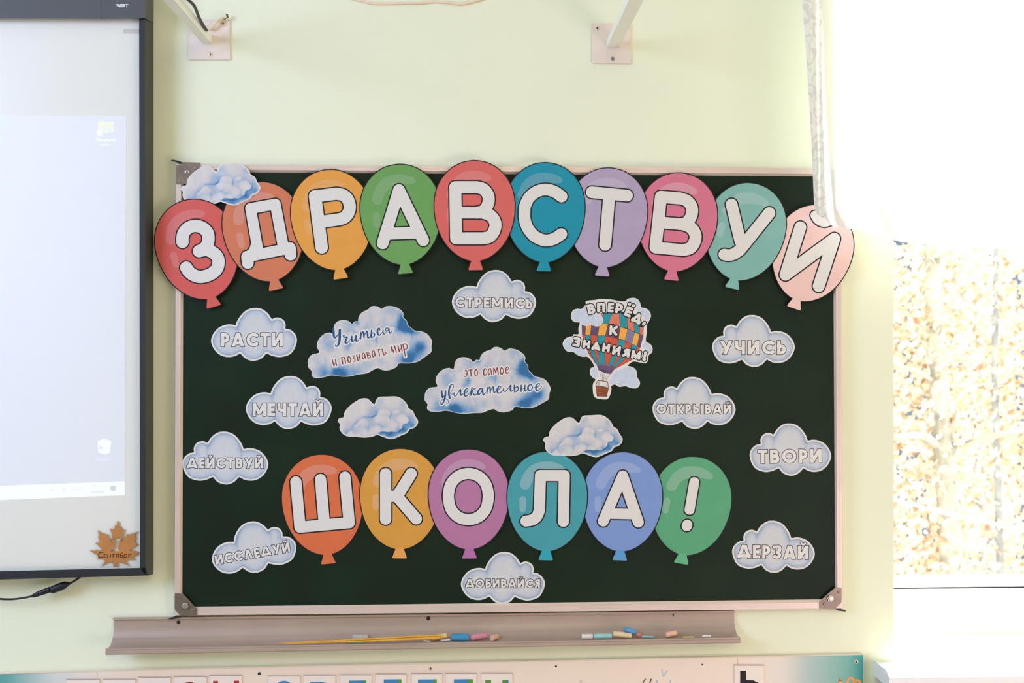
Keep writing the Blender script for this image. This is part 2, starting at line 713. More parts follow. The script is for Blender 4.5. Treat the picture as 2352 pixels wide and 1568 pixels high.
corner_plate(crop(1850, 370, 15.68), [(700, 290), (1270, 300), (1280, 820), (1060, 830), (930, 640)], (1130, 460, 110), [(1180, 700, 48), (900, 380, 48)])

# ------------------------------------------------------------------ paper cutouts: balloons
INK = mat('black_print', (0.010, 0.010, 0.012, 1), 0.5, 0.3)
PAPER = mat('white_letter_print', C(221, 217, 209), 0.55, 0.3)
PAPERB = mat('paper_edge', C(225, 220, 212), 0.7, 0.2)

EGG = [(0.0, 0.032)]
for _v in (0.012, 0.035, 0.07, 0.11, 0.16, 0.22, 0.29, 0.37, 0.46, 0.55, 0.64, 0.72, 0.79, 0.85, 0.90, 0.94, 0.97, 0.99):
    _t = (0.55 - _v) / 0.55 if _v < 0.55 else (_v - 0.55) / 0.45
    EGG.append((_v, 0.403 * (1 - _t ** (2.0 if _v < 0.55 else 2.12)) ** 0.5 * (1 - (0.06 * _t ** 5 if _v < 0.55 else 0))))


class Frame:
    def __init__(self, n, th, H, hw=0.403):
        self.n, self.H, self.k = n, H, hw / 0.403
        self.c, self.s = math.cos(math.radians(th)), math.sin(math.radians(th))

    def to(self, u, v):
        x, y = u * self.H * self.k, -v * self.H
        return (self.n[0] + x * self.c + y * self.s, self.n[1] - x * self.s + y * self.c)


HL1 = [(305, 440, 70), (365, 345, 75), (460, 275, 78), (580, 251, 76), (690, 263, 66), (780, 295, 52), (822, 315, 36)]
HL2 = [(245, 640, 47), (225, 765, 42)]
_hf = Frame((450, 1370), -9.5, 1343)


def hl_local(p):
    dx, dy = p[0] - _hf.n[0], p[1] - _hf.n[1]
    x = dx * _hf.c - dy * _hf.s
    y = dx * _hf.s + dy * _hf.c
    return (x / 1343, -y / 1343, p[2] / 1343)


HLL = [[hl_local(p) for p in smooth_pts(HL1, 5)], [hl_local(p) for p in HL2]]
LETTERS = {
    'З': [('s', [(402, 612), (402, 560), (420, 490), (480, 425), (575, 398), (670, 425), (735, 490), (748, 565), (735, 640), (690, 700), (622, 735)], 82),
          ('s', [(622, 735), (715, 718), (810, 755), (870, 820), (882, 890), (860, 970), (790, 1035), (700, 1070), (620, 1077), (540, 1050), (485, 1005), (452, 955)], 82)],
    'Д': [('l', [(479, 440), (560, 900), (572, 985)], 69), ('l', [(479, 440), (797, 384), (905, 960)], 69), ('l', [(435, 1062), (985, 950)], 70),
          ('l', [(435, 1062), (443, 1140)], 76), ('l', [(985, 950), (993, 1033)], 76), ('l', [(545, 920), (520, 1000), (450, 1055)], 66)],
    'Р': [('l', [(412, 396), (498, 1052)], 80), ('l', [(412, 396), (690, 362)], 78), ('s', [(690, 362), (775, 382), (836, 440), (859, 530), (840, 612), (790, 668), (725, 692)], 78), ('l', [(725, 692), (470, 727)], 78)],
    'А': [('l', [(618, 385), (400, 1095)], 78), ('l', [(618, 385), (942, 1055)], 78), ('l', [(470, 968), (890, 952)], 78)],
    'В': [('l', [(382, 405), (393, 1088)], 80), ('l', [(382, 405), (670, 405)], 80), ('s', [(670, 405), (755, 430), (812, 495), (828, 575), (805, 660), (750, 725), (670, 745)], 79),
          ('l', [(390, 745), (750, 745)], 76), ('s', [(750, 745), (840, 775), (900, 840), (918, 915), (895, 1000), (840, 1065), (760, 1087)], 80), ('l', [(760, 1087), (393, 1088)], 80)],
    'С': [('s', [(812, 500), (720, 437), (605, 407), (480, 435), (380, 515), (328, 620), (318, 700), (322, 810), (360, 920), (440, 1020), (530, 1070), (610, 1087), (710, 1065), (808, 1003)], 78)],
    'Т': [('l', [(345, 385), (815, 430)], 78), ('l', [(580, 410), (523, 1085)], 79)],
    'В2': [('l', [(395, 388), (325, 1057)], 80), ('l', [(395, 388), (655, 410)], 80), ('s', [(655, 410), (740, 440), (797, 505), (813, 585), (788, 670), (730, 735), (650, 752)], 79),
           ('l', [(360, 727), (700, 757)], 77), ('s', [(700, 757), (790, 795), (842, 860), (858, 930), (835, 1010), (780, 1075), (690, 1099)], 80), ('l', [(690, 1099), (325, 1065)], 78)],
    'У': [('l', [(408, 345), (525, 830)], 78), ('l', [(912, 460), (515, 955)], 79), ('s', [(515, 955), (440, 1005), (370, 1021), (312, 1013)], 77)],
    'Й': [('l', [(455, 388), (257, 1020)], 78), ('l', [(907, 542), (700, 1172)], 79), ('l', [(257, 1020), (907, 542)], 79),
          ('s', [(650, 228), (690, 288), (765, 322), (845, 305), (900, 265)], 60)],
    'Ш': [('l', [(288, 415), (343, 1018), (1000, 958), (943, 350)], 75), ('l', [(617, 383), (668, 985)], 75)],
    'К': [('l', [(440, 393), (440, 998)], 75), ('l', [(780, 393), (606, 672)], 76), ('l', [(848, 993), (588, 690)], 76), ('l', [(440, 695), (600, 690)], 75)],
    'О': [('o', [(614, 360), (745, 395), (840, 490), (876, 610), (876, 720), (840, 845), (745, 942), (614, 976), (483, 942), (388, 845), (352, 720), (352, 610), (388, 490), (483, 395)], 74)],
    'Л': [('l', [(516, 820), (530, 358), (849, 358), (836, 970)], 74), ('s', [(516, 820), (485, 900), (425, 948), (337, 967)], 74)],
    'А2': [('l', [(612, 363), (352, 966)], 72), ('l', [(612, 363), (820, 980)], 72), ('l', [(430, 866), (775, 873)], 69)],
    '!': [('l', [(608, 388), (545, 757)], 66), ('l', [(515, 957), (508, 975)], 68)],
}


def letter_strokes(key, cr):
    out = []
    for kind, pts, r in LETTERS[key]:
        q = smooth_pts(pts, 6) if kind == 's' else (closed_pts(pts, 5) if kind == 'o' else pts)
        if kind == 'o':
            q = q + q[:1]
        out.append(cr([(x, y, r) for x, y in q]))
    return out


def balloon(key, cr, s, N, th, H, rgb, d, label, group, hl=0.2, knot_rgb=None, hw=0.403):
    n = cr([N])[0]
    F = Frame(n, th, H / s, hw)
    cx, cy = F.to(0, 0.5)
    root = thing('balloon_cutout', label, 'paper balloon', P(*n, d), group)
    egg = [(w_, v) for v, w_ in EGG] + [(0.0, 1.0)] + [(-w_, v) for v, w_ in reversed(EGG)]
    eg = smooth_pts(egg, 3)
    poly = [F.to(u, v) for u, v in eg]
    R = 0.62 * F.H
    bb = (cx - R, cy - R, cx + R, cy + R)
    X, Y = grid(bb, 1.0)
    E = sd_poly(X, Y, poly)
    ink = contours(X, Y, E, 0.0, 0.1)
    colr = contours(X, Y, E, -2.3, 0.1)
    base = C(*rgb)
    hi = tuple(base[i] + (0.78 - base[i]) * hl * 0.8 for i in range(3)) + (1,)
    mname = label.split(' balloon')[0].replace(' ', '_')
    m0 = mat('print_' + mname, base, 0.5, 0.3, noise=0.03, nscale=25)
    m1 = mat('highlight_' + mname, hi, 0.5, 0.3)
    b = MB()
    b.slab(ink, d, d + 0.00030, INK)
    b.slab(colr, d + 0.00030, d + 0.00036, m0, back=False)
    strokes = []
    for hs in HLL:
        strokes.append([F.to(p[0], p[1]) + (p[2] * F.H,) for p in hs])
    HS = np.maximum(sd_strokes(X, Y, strokes), E + 3)
    b.slab(contours(X, Y, HS, 0.0, 0.1), d + 0.00036, d + 0.00042, m1, back=False)
    b.build('balloon_print', root)
    # knot
    kp = [F.to(u, v) for u, v in ((-0.030, 0.012), (0.030, 0.012), (0.060, -0.070), (-0.060, -0.070))]
    kx, ky = F.to(0, -0.03)
    Xk, Yk = grid((kx - 28, ky - 28, kx + 28, ky + 28), 0.6)
    K = sd_poly(Xk, Yk, kp) - 0.010 * F.H
    k = MB()
    km = m0 if knot_rgb is None else mat('knot_' + mname, C(*knot_rgb), 0.5, 0.3)
    k.slab(contours(Xk, Yk, K, 1.5, 0.08), d - 0.00002, d + 0.00028, INK)
    k.slab(contours(Xk, Yk, K, 0.0, 0.08), d + 0.00028, d + 0.00040, km, back=False)
    k.build('knot', root)
    # letter
    st = letter_strokes(key, cr)
    xs = [p[0] for q in st for p in q]
    ys = [p[1] for q in st for p in q]
    X, Y = grid((min(xs) - 20, min(ys) - 20, max(xs) + 20, max(ys) + 20), 0.7)
    L = sd_strokes(X, Y, st)
    l = MB()
    l.slab(contours(X, Y, L, 3.0, 0.08), d + 0.00042, d + 0.00048, INK, back=False)
    l.slab(contours(X, Y, L, 0.0, 0.08), d + 0.00048, d + 0.00054, PAPER, back=False)
    l.build('letter', root)
    return root


GT, GB = 'balloon letters of the upper row', 'balloon letters of the lower row'
S1, S2, S3 = 5.808, 5.6, 5.809
D0, DS = 0.0262, 0.0009
TOP = [
    ('З', (350, 450, S1), (790, 1372), 16, 1370, (209, 92, 84), 1, 'coral red balloon with the letter З at the left end of the upper row', 0.14),
    ('Д', (490, 400, S2), (785, 1380), 12, 1308, (207, 120, 84), 2, 'burnt orange balloon with the letter Д, partly under a painted cloud', 0.17),
    ('Р', (650, 380, S2), (728, 1350), 8.5, 1315, (226, 157, 68), 3, 'amber yellow balloon with the letter Р in the upper row', 0.10),
    ('А', (810, 370, S3), (697, 1390), 4.5, 1360, (105, 158, 86), 4, 'leaf green balloon with the letter А between amber and red ones', 0.12),
    ('В', (980, 360, S3), (652, 1402), 1, 1360, (213, 100, 93), 5, 'salmon red balloon with the letter В at the middle of the upper row', 0.14),
    ('С', (1150, 365, S3), (578, 1388), -1, 1348, (10, 141, 163), 4, 'deep teal blue balloon with the letter С in the upper row', 0.15),
    ('Т', (1300, 375, S3), (490, 1395), -5, 1346, (173, 158, 184), 3, 'pale lilac balloon with the letter Т in the upper row', 0.2),
    ('В2', (1450, 385, S3), (545, 1393), -5.8, 1338, (211, 115, 139), 2, 'bright pink balloon with the letter В in the upper row', 0.25),
    ('У', (1610, 410, S3), (440, 1360), -13, 1334, (127, 178, 167), 1, 'seafoam green balloon with the letter У in the upper row', 0.2),
    ('Й', (1760, 455, S3), (400, 1368), -18.5, 1330, (234, 196, 186), 0, 'pale peach balloon with the letter Й under the lace curtain', 0.25),
]
for key, cr, N, th, H, rgb, k, lab, hl in TOP:
    balloon(key, crop(*cr), cr[2], N, th, H, rgb, D0 + DS * k, lab, GT, hl)
BOT = [
    ('Ш', (630, 1035, S3), (712, 1398), 5.5, 1362, (216, 110, 66), 0, 'vivid orange balloon with the letter Ш at the left of the lower row', 0.17, None),
    ('К', (810, 1020, S3), (627, 1412), -0.8, 1364, (214, 153, 63), 1, 'mustard yellow balloon with the letter К in the lower row', 0.17, (228, 160, 84)),
    ('О', (970, 1025, S3), (628, 1385), 0.7, 1357, (179, 118, 155), 2, 'orchid purple balloon with the letter О in the lower row', 0.2, (176, 112, 163)),
    ('Л', (1150, 1030, S3), (604, 1380), -1.3, 1352, (68, 155, 163), 3, 'turquoise balloon with the letter Л in the lower row', 0.28, (40, 163, 176)),
    ('А2', (1325, 1030, S3), (577, 1382), -2.5, 1347, (122, 150, 202), 2, 'periwinkle blue balloon with the letter А in the lower row', 0.2, (88, 155, 206)),
    ('!', (1490, 1040, S3), (450, 1370), -9.5, 1343, (88, 163, 118), 1, 'emerald green balloon with an exclamation mark ending the lower row', 0.22, (94, 178, 130)),
]
for key, cr, N, th, H, rgb, k, lab, hl, kn in BOT:
    balloon(key, crop(*cr), cr[2], N, th, H, rgb, 0.0186 + DS * k, lab, GB, hl, kn)

# ------------------------------------------------------------------ stroke alphabet (cap height 1, y down)


def arc(cx, cy, rx, ry, a0, a1, n=14):
    return [(cx + rx * math.cos(math.radians(a0 + (a1 - a0) * i / n)), cy + ry * math.sin(math.radians(a0 + (a1 - a0) * i / n))) for i in range(n + 1)]


def glyph(ch, t):
    """width and strokes; t = half stroke width"""
    def bowl(w, y0, y1, x0=0.0):
        ry = (y1 - y0) / 2
        rx = min(ry, w - t - x0 - 0.05)
        return [(x0, y0)] + arc(w - t - rx, (y0 + y1) / 2, rx, ry, -90, 90) + [(x0, y1)]
    b = 1 - t
    if ch == 'Р': return .62, [[(t, 0), (t, 1)], bowl(.62, t, .60)]
    if ch == 'А': return .92, [[(t * .9, 1.05), (.46, -.06)], [(.46, -.06), (.92 - t * .9, 1.05)], [(.2, .74), (.72, .74)]]
    if ch == 'С': return .84, [arc(.5, .5, .5 - t, .5 - t, -42, -318, 22)]
    if ch == 'Т': return .68, [[(0, t), (.68, t)], [(.34, t), (.34, 1)]]
    if ch == 'И' or ch == 'Й':
        s = [[(t, 0), (t, 1)], [(.8 - t, 0), (.8 - t, 1)], [(t * .8, 1.04), (.8 - t * .8, -.04)]]
        return .8, s
    if ch == 'М': return 1.05, [[(t, 0), (t, 1)], [(1.05 - t, 0), (1.05 - t, 1)], [(t * .8, -.04), (.525, .80)], [(.525, .80), (1.05 - t * .8, -.04)]]
    if ch in 'ЕЁ': return .56, [[(t, 0), (t, 1)], [(t, t), (.56, t)], [(t, .5), (.52, .5)], [(t, b), (.56, b)]]
    if ch == 'Ч': return .70, [[(.70 - t, 0), (.70 - t, 1)], [(t, 0), (t, .30)] + arc(t + .2, .34, .2, .22, 180, 90, 8) + [(.70 - t, .56)]]
    if ch == 'О': return 1.0, [arc(.5, .5, .5 - t, .5 - t, 0, 360, 28)]
    if ch == 'К': return .74, [[(t, 0), (t, 1)], [(t, .56), (.2, .56)], [(.18, .58), (.74 - t * .7, -.05)], [(.24, .40), (.76 - t * .7, 1.05)]]
    if ch == 'Ы': return .98, [[(t, 0), (t, 1)], bowl(.62, .40, b), [(.98 - t, 0), (.98 - t, 1)]]
    if ch == 'Ь': return .62, [[(t, 0), (t, 1)], bowl(.62, .40, b)]
    if ch == 'В': return .68, [[(t, 0), (t, 1)], bowl(.63, t, .48), bowl(.68, .48, b)]
    if ch == 'Б': return .66, [[(t, 0), (t, 1)], [(t, t), (.58, t)], bowl(.66, .44, b)]
    if ch == 'Д': return .98, [[(.16, .86), (.47, -.06)], [(.51, -.06), (.82, .86)], [(0, .80), (.98, .80)], [(t * .9, .72), (t * .9, 1)], [(.98 - t * .9, .72), (.98 - t * .9, 1)]]
    if ch == 'Л': return .86, [[(t * .9, 1.05), (.42, -.06)], [(.44, -.06), (.86 - t * .9, 1.05)]]
    if ch == 'З': return .66, [arc(.31, .29, .29 - t * .4, .29 - t * .5, -160, 90, 14), arc(.32, .70, .34 - t, .30 - t, -90, 155, 14), [(.22, .5), (.34, .5)]]
    if ch == 'У': return .84, [[(t * .8, -.05), (.44, .62)], [(.84 - t * .8, -.05), (.30, 1.05)]]
    if ch == 'Я': return .66, [[(.66 - t, 0), (.66 - t, 1)], [(.66, t)] + [(.66 - x, y) for x, y in arc(.62 - t - .26, .31, .26, .31 - t, -90, 90)] + [(.66, .62)], [(.36, .60), (t * .7, 1.05)]]
    if ch == 'Н': return .74, [[(t, 0), (t, 1)], [(.74 - t, 0), (.74 - t, 1)], [(t, .5), (.74 - t, .5)]]
    if ch == 'П': return .74, [[(t, 1), (t, t), (.74 - t, t), (.74 - t, 1)]]
    if ch == '!': return .30, [[(.15, 0), (.15, .58)], [(.15, .80), (.15, 1)]]
    if ch == ',': return .3, [[(.17, 0.05), (.17, .4), (.06, .75)]]
    return .5, []


def text_field(txt, w, h, t, U, V, gap=0.12):
    """distance field of flat-ended lettering of width w and cap height h set at the origin (baseline v = h)"""
    tw = t / h
    gs = [glyph(c, tw) for c in txt]
    tot = sum(g[0] for g in gs) + gap * (len(txt) - 1)
    sx = w / tot
    D = np.full(U.shape, 1e6)
    x = 0.0
    for ch, (gw, st) in zip(txt, gs):
        g = np.full(U.shape, 1e6)
        for s in st:
            q = [((x + px) * sx, py * h) for px, py in s]
            n = len(q) - 1
            for i in range(n):
                g = np.minimum(g, sd_seg(U, V, q[i], q[i + 1], t, t, i == 0 and s[0] != s[-1], i == n - 1 and s[0] != s[-1]))
        g = np.maximum(g, np.maximum(-V, V - h))
        if ch == 'Й':
            br = [((x + .26) * sx, -.17 * h), ((x + .33) * sx, -.09 * h), ((x + .40) * sx, -.07 * h), ((x + .47) * sx, -.09 * h), ((x + .54) * sx, -.17 * h)]
            for a, b in zip(br[:-1], br[1:]):
                g = np.minimum(g, sd_seg(U, V, a, b, t * .62))
        D = np.minimum(D, g)
        x += gw + gap
    return D


# ------------------------------------------------------------------ paper cutouts: word clouds
LOBES = [
    [(555, 262), (572, 215), (615, 155), (665, 118), (728, 104), (790, 114), (845, 155), (880, 207)],
    [(880, 207), (915, 192), (955, 196), (988, 218), (1003, 255), (1000, 292)],
    [(1000, 292), (1050, 304), (1092, 345), (1106, 395), (1090, 460), (1045, 522), (960, 549), (890, 540), (830, 515)],
    [(830, 515), (785, 563), (710, 584), (645, 563), (595, 515)],
    [(595, 515), (545, 541), (480, 549), (415, 530), (365, 485), (336, 425), (335, 385), (355, 335), (400, 285), (455, 260), (505, 253), (555, 262)],
]
CP = []
for L in LOBES:
    CP += smooth_pts(L, 4)[:-1]
CXC, CYC, CW, CH = 719.5, 344.0, 771.0, 480.0
CP = [((x - CXC) / CW, (y - CYC) / CH) for x, y in CP]
CARC = [[(LOBES[0][0][0], 262), (600, 330), (640, 400)], [(880, 207), (862, 250), (880, 285)]]
CLOUDM = ramp_mat('cloud_watercolour', [(0.0, C(210, 209, 206)), (0.30, C(196, 201, 207)), (0.6, C(176, 187, 199)), (1.0, C(144, 164, 185))], nscale=45, namt=0.16)
LETW = mat('cloud_letter_print', C(226, 221, 212), 0.55, 0.3)
LETK = mat('cloud_letter_outline', C(44, 46, 54), 0.55, 0.3)
GC = 'cloud cutouts with one word each'


def word_cloud(txt, box, mirror, rot, tb, th, label, t=None):
    """box: l, t, r, b of the cloud; tb: left-bottom and right-bottom of the lettering, th its cap height"""
    l, tp, r, b = box
    cx, cy = (l + r) / 2, (tp + b) / 2
    c_, s_ = math.cos(math.radians(rot)), math.sin(math.radians(rot))
    k = 1.0
    poly = []
    for u, v in CP:
        x, y = (-u if mirror else u) * (r - l) * k, v * (b - tp) * (k if abs(rot) < 3 else 0.97)
        poly.append((cx + x * c_ - y * s_, cy + x * s_ + y * c_))
    d = 0.0186
    root = thing('cloud_cutout', label, 'paper cloud', P(cx, b, d), GC)
    X, Y = grid((l - 8, tp - 8, r + 8, b + 8), 1.0)
    E = sd_poly(X, Y, poly)
    m = MB()
    m.slab(contours(X, Y, E, 0.0, 0.1), d, d + 0.0004, PAPERB)
    X, Y = grid((l - 4, tp - 4, r + 4, b + 4), 2.0)
    E = sd_poly(X, Y, poly)
    inn = -(E + 4.0)
    tone = 0.72 * np.exp(-np.maximum(inn, 0) / 5.0) + 0.30 * np.exp(-np.maximum(inn, 0) / 17.0) + 0.02
    U = (X - cx) / (r - l)
    if mirror:
        U = -U
    Vv = (Y - cy) / (b - tp)
    lobe = np.minimum(np.abs(np.hypot((U - 0.01) / 0.20, (Vv + 0.10) / 0.44) - 1), 1)
    tone = tone + 0.30 * np.exp(-(lobe / 0.10) ** 2) * (np.abs(U) > 0.10) * (Vv < 0.1)
    fill_tone(m, X, Y, E + 4.0, tone, d + 0.00046, CLOUDM)
    m.build('cloud_print', root)
    (x0, y0), (x1, y1) = tb
    w = math.hypot(x1 - x0, y1 - y0)
    a = math.atan2(y1 - y0, x1 - x0)
    t = t or th * 0.135
    U, V = grid((-4, -th * 0.35 - 3, w + 4, th + 4), 0.5)
    D = text_field(txt, w, th, t, U, V)
    tf = lambda lp: [[(x0 + u * math.cos(a) - (v - th) * math.sin(a), y0 + u * math.sin(a) + (v - th) * math.cos(a)) for u, v in q] for q in lp]
    m = MB()
    m.slab(tf(contours(U, V, D, 0.8, 0.07)), d + 0.00046, d + 0.00054, LETK, back=False)
    m.slab(tf(contours(U, V, D, -0.6, 0.07)), d + 0.00054, d + 0.00060, LETW, back=False)
    m.build('lettering', root)
    return root


word_cloud('РАСТИ', (485, 706.8, 681.9, 828.7), False, 0, ((507, 795.8), (650.5, 795.8)), 32, 'painted cloud with the word РАСТИ at the upper left of the board')
word_cloud('МЕЧТАЙ', (565, 862.9, 761.7, 985.4), False, 0.5, ((579.5, 956), (743, 956)), 31, 'painted cloud with the word МЕЧТАЙ below the РАСТИ cloud')
word_cloud('ДЕЙСТВУЙ', (419, 990.7, 616, 1112.4), True, 0, ((429, 1075.4), (605, 1075.4)), 24.5, 'painted cloud with the word ДЕЙСТВУЙ touching the left frame')
word_cloud('ИССЛЕДУЙ', (483.3, 1195.5, 679.2, 1317.5), False, -10, ((495.4, 1297.5), (668, 1267)), 23, 'tilted painted cloud with the word ИССЛЕДУЙ beside the orange balloon')
word_cloud('СТРЕМИСЬ', (1038.4, 619.7, 1231.3, 739.8), False, 1, ((1045, 705.5), (1224, 708.8)), 24, 'painted cloud with the word СТРЕМИСЬ under the upper balloons')
word_cloud('ДОБИВАЙСЯ', (1059, 1266.9, 1251.2, 1386.9), False, 0.5, ((1069, 1349.5), (1240.8, 1349.5)), 20.5, 'painted cloud with the word ДОБИВАЙСЯ at the bottom of the board')
word_cloud('УЧИСЬ', (1636, 723, 1825.2, 842.8), True, -0.5, ((1652.6, 814.3), (1806.4, 814.3)), 32.7, 'painted cloud with the word УЧИСЬ below the seafoam balloon')
word_cloud('ОТКРЫВАЙ', (1498.8, 865.3, 1689.2, 985), True, 0, ((1507, 950.4), (1680.8, 950.4)), 22.8, 'painted cloud with the word ОТКРЫВАЙ right of the hot air balloon')
word_cloud('ТВОРИ', (1721.9, 972, 1908.9, 1092.3), True, 0, ((1740.2, 1064.3), (1888, 1062.7)), 32.5, 'painted cloud with the word ТВОРИ near the right frame')
word_cloud('ДЕРЗАЙ', (1682, 1195.3, 1871.5, 1315.3), True, 1, ((1693.3, 1282), (1857.3, 1284.8)), 32, 'painted cloud with the word ДЕРЗАЙ at the lower right of the board')

# ------------------------------------------------------------------ paper cutouts: fluffy clouds
FL = [(1475, 1125), (1490, 1097), (1527, 1088), (1537, 1040), (1590, 980), (1660, 933), (1702, 919), (1748, 925), (1800, 973), (1818, 940), (1845, 908), (1920, 904), (2005, 903), (2060, 930), (2100, 975), (2112, 1008), (2150, 1033), (2172, 1080), (2198, 1120),
      (2190, 1158), (2160, 1188), (2122, 1200), (2098, 1232), (2040, 1257), (1975, 1284), (1925, 1282), (1880, 1266), (1830, 1249), (1790, 1264), (1715, 1273), (1640, 1266), (1560, 1262), (1512, 1232), (1490, 1190), (1494, 1152)]
FIN = [(1560, 1250), (1600, 1195), (1645, 1150), (1690, 1100), (1735, 1090), (1780, 1092), (1822, 1075), (1848, 1028), (1900, 1016), (1945, 1052), (1945, 1095), (1960, 1045), (2000, 1030), (2050, 1035), (2085, 1075), (2112, 1112), (2100, 1140), (2062, 1150),
       (2050, 1190), (2010, 1217), (1940, 1222), (1880, 1216), (1830, 1235), (1760, 1240), (1660, 1255)]
FLUFFY = ramp_mat('cloud_watercolour_blue', [(0.0, C(217, 211, 205)), (0.22, C(200, 199, 200)), (0.5, C(156, 177, 198)), (0.8, C(88, 140, 184)), (1.0, C(52, 108, 156))], nscale=38, namt=0.15)
GF = 'blue painted clouds without words'


def fluffy(c, rot, k, d, label, dfun=None):
    cx0, cy0 = 1836.0, 1094.0
    a = math.radians(rot)
    def tf(q):
        out = []
        for x, y in q:
            u, v = (x - cx0) / 3.92 * k, (y - cy0) / 3.92 * k
            out.append((c[0] + u * math.cos(a) - v * math.sin(a), c[1] + u * math.sin(a) + v * math.cos(a)))
        return out
    outl = tf(closed_pts(FL, 3))
    inn = tf(closed_pts(FIN, 3))
    root = thing('cloud_cutout', label, 'paper cloud', P(c[0], c[1] + 48, d), GF)
    X, Y = grid((c[0] - 105, c[1] - 64, c[0] + 105, c[1] + 64), 1.0)
    E = sd_poly(X, Y, outl)
    m = MB()
    if dfun is None:
        m.slab(contours(X, Y, E, 0.0, 0.1), d, d + 0.0004, PAPERB)
    else:
        fill_tone(m, X, Y, E, E * 0, d, PAPERB, dfun)
        fill_tone(m, X, Y, E, E * 0, d + 0.0004, PAPERB, dfun)
    X, Y = grid((c[0] - 105, c[1] - 64, c[0] + 105, c[1] + 64), 0.9)
    E = sd_poly(X, Y, outl)
    I = sd_poly(X, Y, inn)
    U = ((X - c[0]) * math.cos(a) + (Y - c[1]) * math.sin(a)) / k * 3.92 + cx0
    V = (-(X - c[0]) * math.sin(a) + (Y - c[1]) * math.cos(a)) / k * 3.92 + cy0
    g = lambda x, y, r, s: s * np.exp(-(((U - x) ** 2 + (V - y) ** 2) / (r * r)))
    rs = np.random.RandomState(5)
    cell = np.full(X.shape, 1e9)
    for px, py in zip(rs.uniform(1540, 2130, 46), rs.uniform(1010, 1260, 46)):
        cell = np.minimum(cell, np.hypot(U - px, (V - py) * 1.1))
    lump = np.clip(cell / 52.0, 0, 1) ** 3          # painted cauliflower lumps
    out_ = 1 / (1 + np.exp(-(I - 0.3 + 1.6 * (lump - .3)) / 0.5))
    crease = np.exp(-np.maximum(I, 0) / 4.5) * (0.30 + g(1810, 1075, 45, .7) + g(1640, 1140, 60, .35) + g(1960, 1110, 60, .5) + g(2130, 1150, 80, .6) + g(1950, 1240, 110, .6) + g(1720, 1080, 40, .3))
    inside_ = 0.34 * lump + g(2020, 1190, 45, .2) + g(1900, 1150, 60, .12) + g(1720, 1190, 50, .2) + g(1650, 1210, 35, .25)
    back = g(1790, 1020, 60, .35) + g(1850, 950, 40, .25) + g(2060, 960, 50, .3) + g(2140, 1070, 50, .3) + g(1600, 1150, 60, .2) + g(1930, 1250, 70, .65) + g(2080, 1205, 60, .65) + g(2150, 1160, 40, .6) + g(1840, 1240, 40, .4) + g(1550, 1230, 40, .25)
    tone = 0.06 + out_ * (crease + back) + (1 - out_) * inside_
    edge = -(E + 1.5)
    tone = np.where(edge < 2.0, tone * 0.25, tone)
    fill_tone(m, X, Y, E + 1.4, tone, d + 0.00046, FLUFFY, dfun)
    m.build('cloud_print', root)
    return root


def bend(x, y):
    t = min(1.0, max(0.0, (x - 494.0) / 22.0))
    return 0.0031 * t * t * (3 - 2 * t)


fluffy((506.3, 424.0), -1.5, 0.993, 0.0259, 'blue painted cloud stuck over the top left corner plate', bend)
fluffy((868.0, 959.0), 0, 1.0, 0.0186, 'blue painted cloud between the МЕЧТАЙ cloud and the lower balloons')
fluffy((1338.5, 1001.5), -1.0, 0.99, 0.0222, 'blue painted cloud resting on the tops of the Л and А balloons')

# ------------------------------------------------------------------ paper cutouts: the two phrase clouds
SCL = [(63, 1275), (70, 1220), (110, 1176), (180, 1166), (165, 1110), (185, 1050), (240, 1003), (295, 992), (333, 1003), (345, 940), (380, 900), (440, 892), (490, 910), (515, 937), (545, 915), (572, 920), (585, 880), (620, 842), (682, 820), (705, 800), (740, 796), (780, 810), (806, 832), (850, 812), (920, 822), (980, 860),
       (1002, 900), (996, 930), (1025, 970), (1030, 1010), (1060, 1040), (1090, 1070), (1150, 1084), (1200, 1115), (1236, 1180), (1225, 1230), (1220, 1280), (1190, 1302), (1140, 1330), (1080, 1360), (1000, 1366), (905, 1355), (880, 1385), (800, 1407), (740, 1395), (706, 1374), (650, 1390), (600, 1410), (520, 1412), (430, 1420),
       (350, 1410), (270, 1390), (190, 1400), (120, 1398), (85, 1370), (90, 1330), (66, 1298)]
BLOB = [(1010, 930, 50, .8), (1000, 990, 70, .8), (1050, 1050, 50, .8), (960, 1040, 60, .45), (1110, 1085, 50, .4), (560, 925, 32, .55), (1080, 1260, 90, .6), (1000, 1330, 70, .8), (930, 1330, 60, .4), (1130, 1220, 60, .5), (330, 1385, 60, .9), (400, 1400, 90, .6), (210, 1380, 80, .4), (470, 1110, 40, .5), (440, 1160, 30, .4),
        (700, 1080, 45, .4), (650, 980, 60, .25), (520, 1390, 70, .4), (470, 960, 60, .25), (880, 860, 60, .3), (700, 860, 60, .15), (260, 1060, 70, .25), (130, 1230, 60, .2), (180, 1340, 70, .3), (620, 1330, 50, .25), (750, 1330, 40, .25), (280, 1140, 60, .25), (800, 980, 90, .2)]
PUFF = [(470, 1130, 150), (600, 1110, 120), (860, 1110, 130), (770, 1130, 110), (960, 1120, 90), (760, 930, 180), (430, 1000, 90), (250, 1090, 90), (130, 1260, 90), (420, 1330, 110), (600, 1290, 110)]
RED = mat('red_script_print', C(126, 46, 40), 0.55, 0.3)
BLUE = mat('blue_script_print', C(24, 84, 128), 0.55, 0.3)
HALO = mat('white_halo_print', C(222, 216, 210), 0.55, 0.3)
cu = crop(750, 735, 11.76)
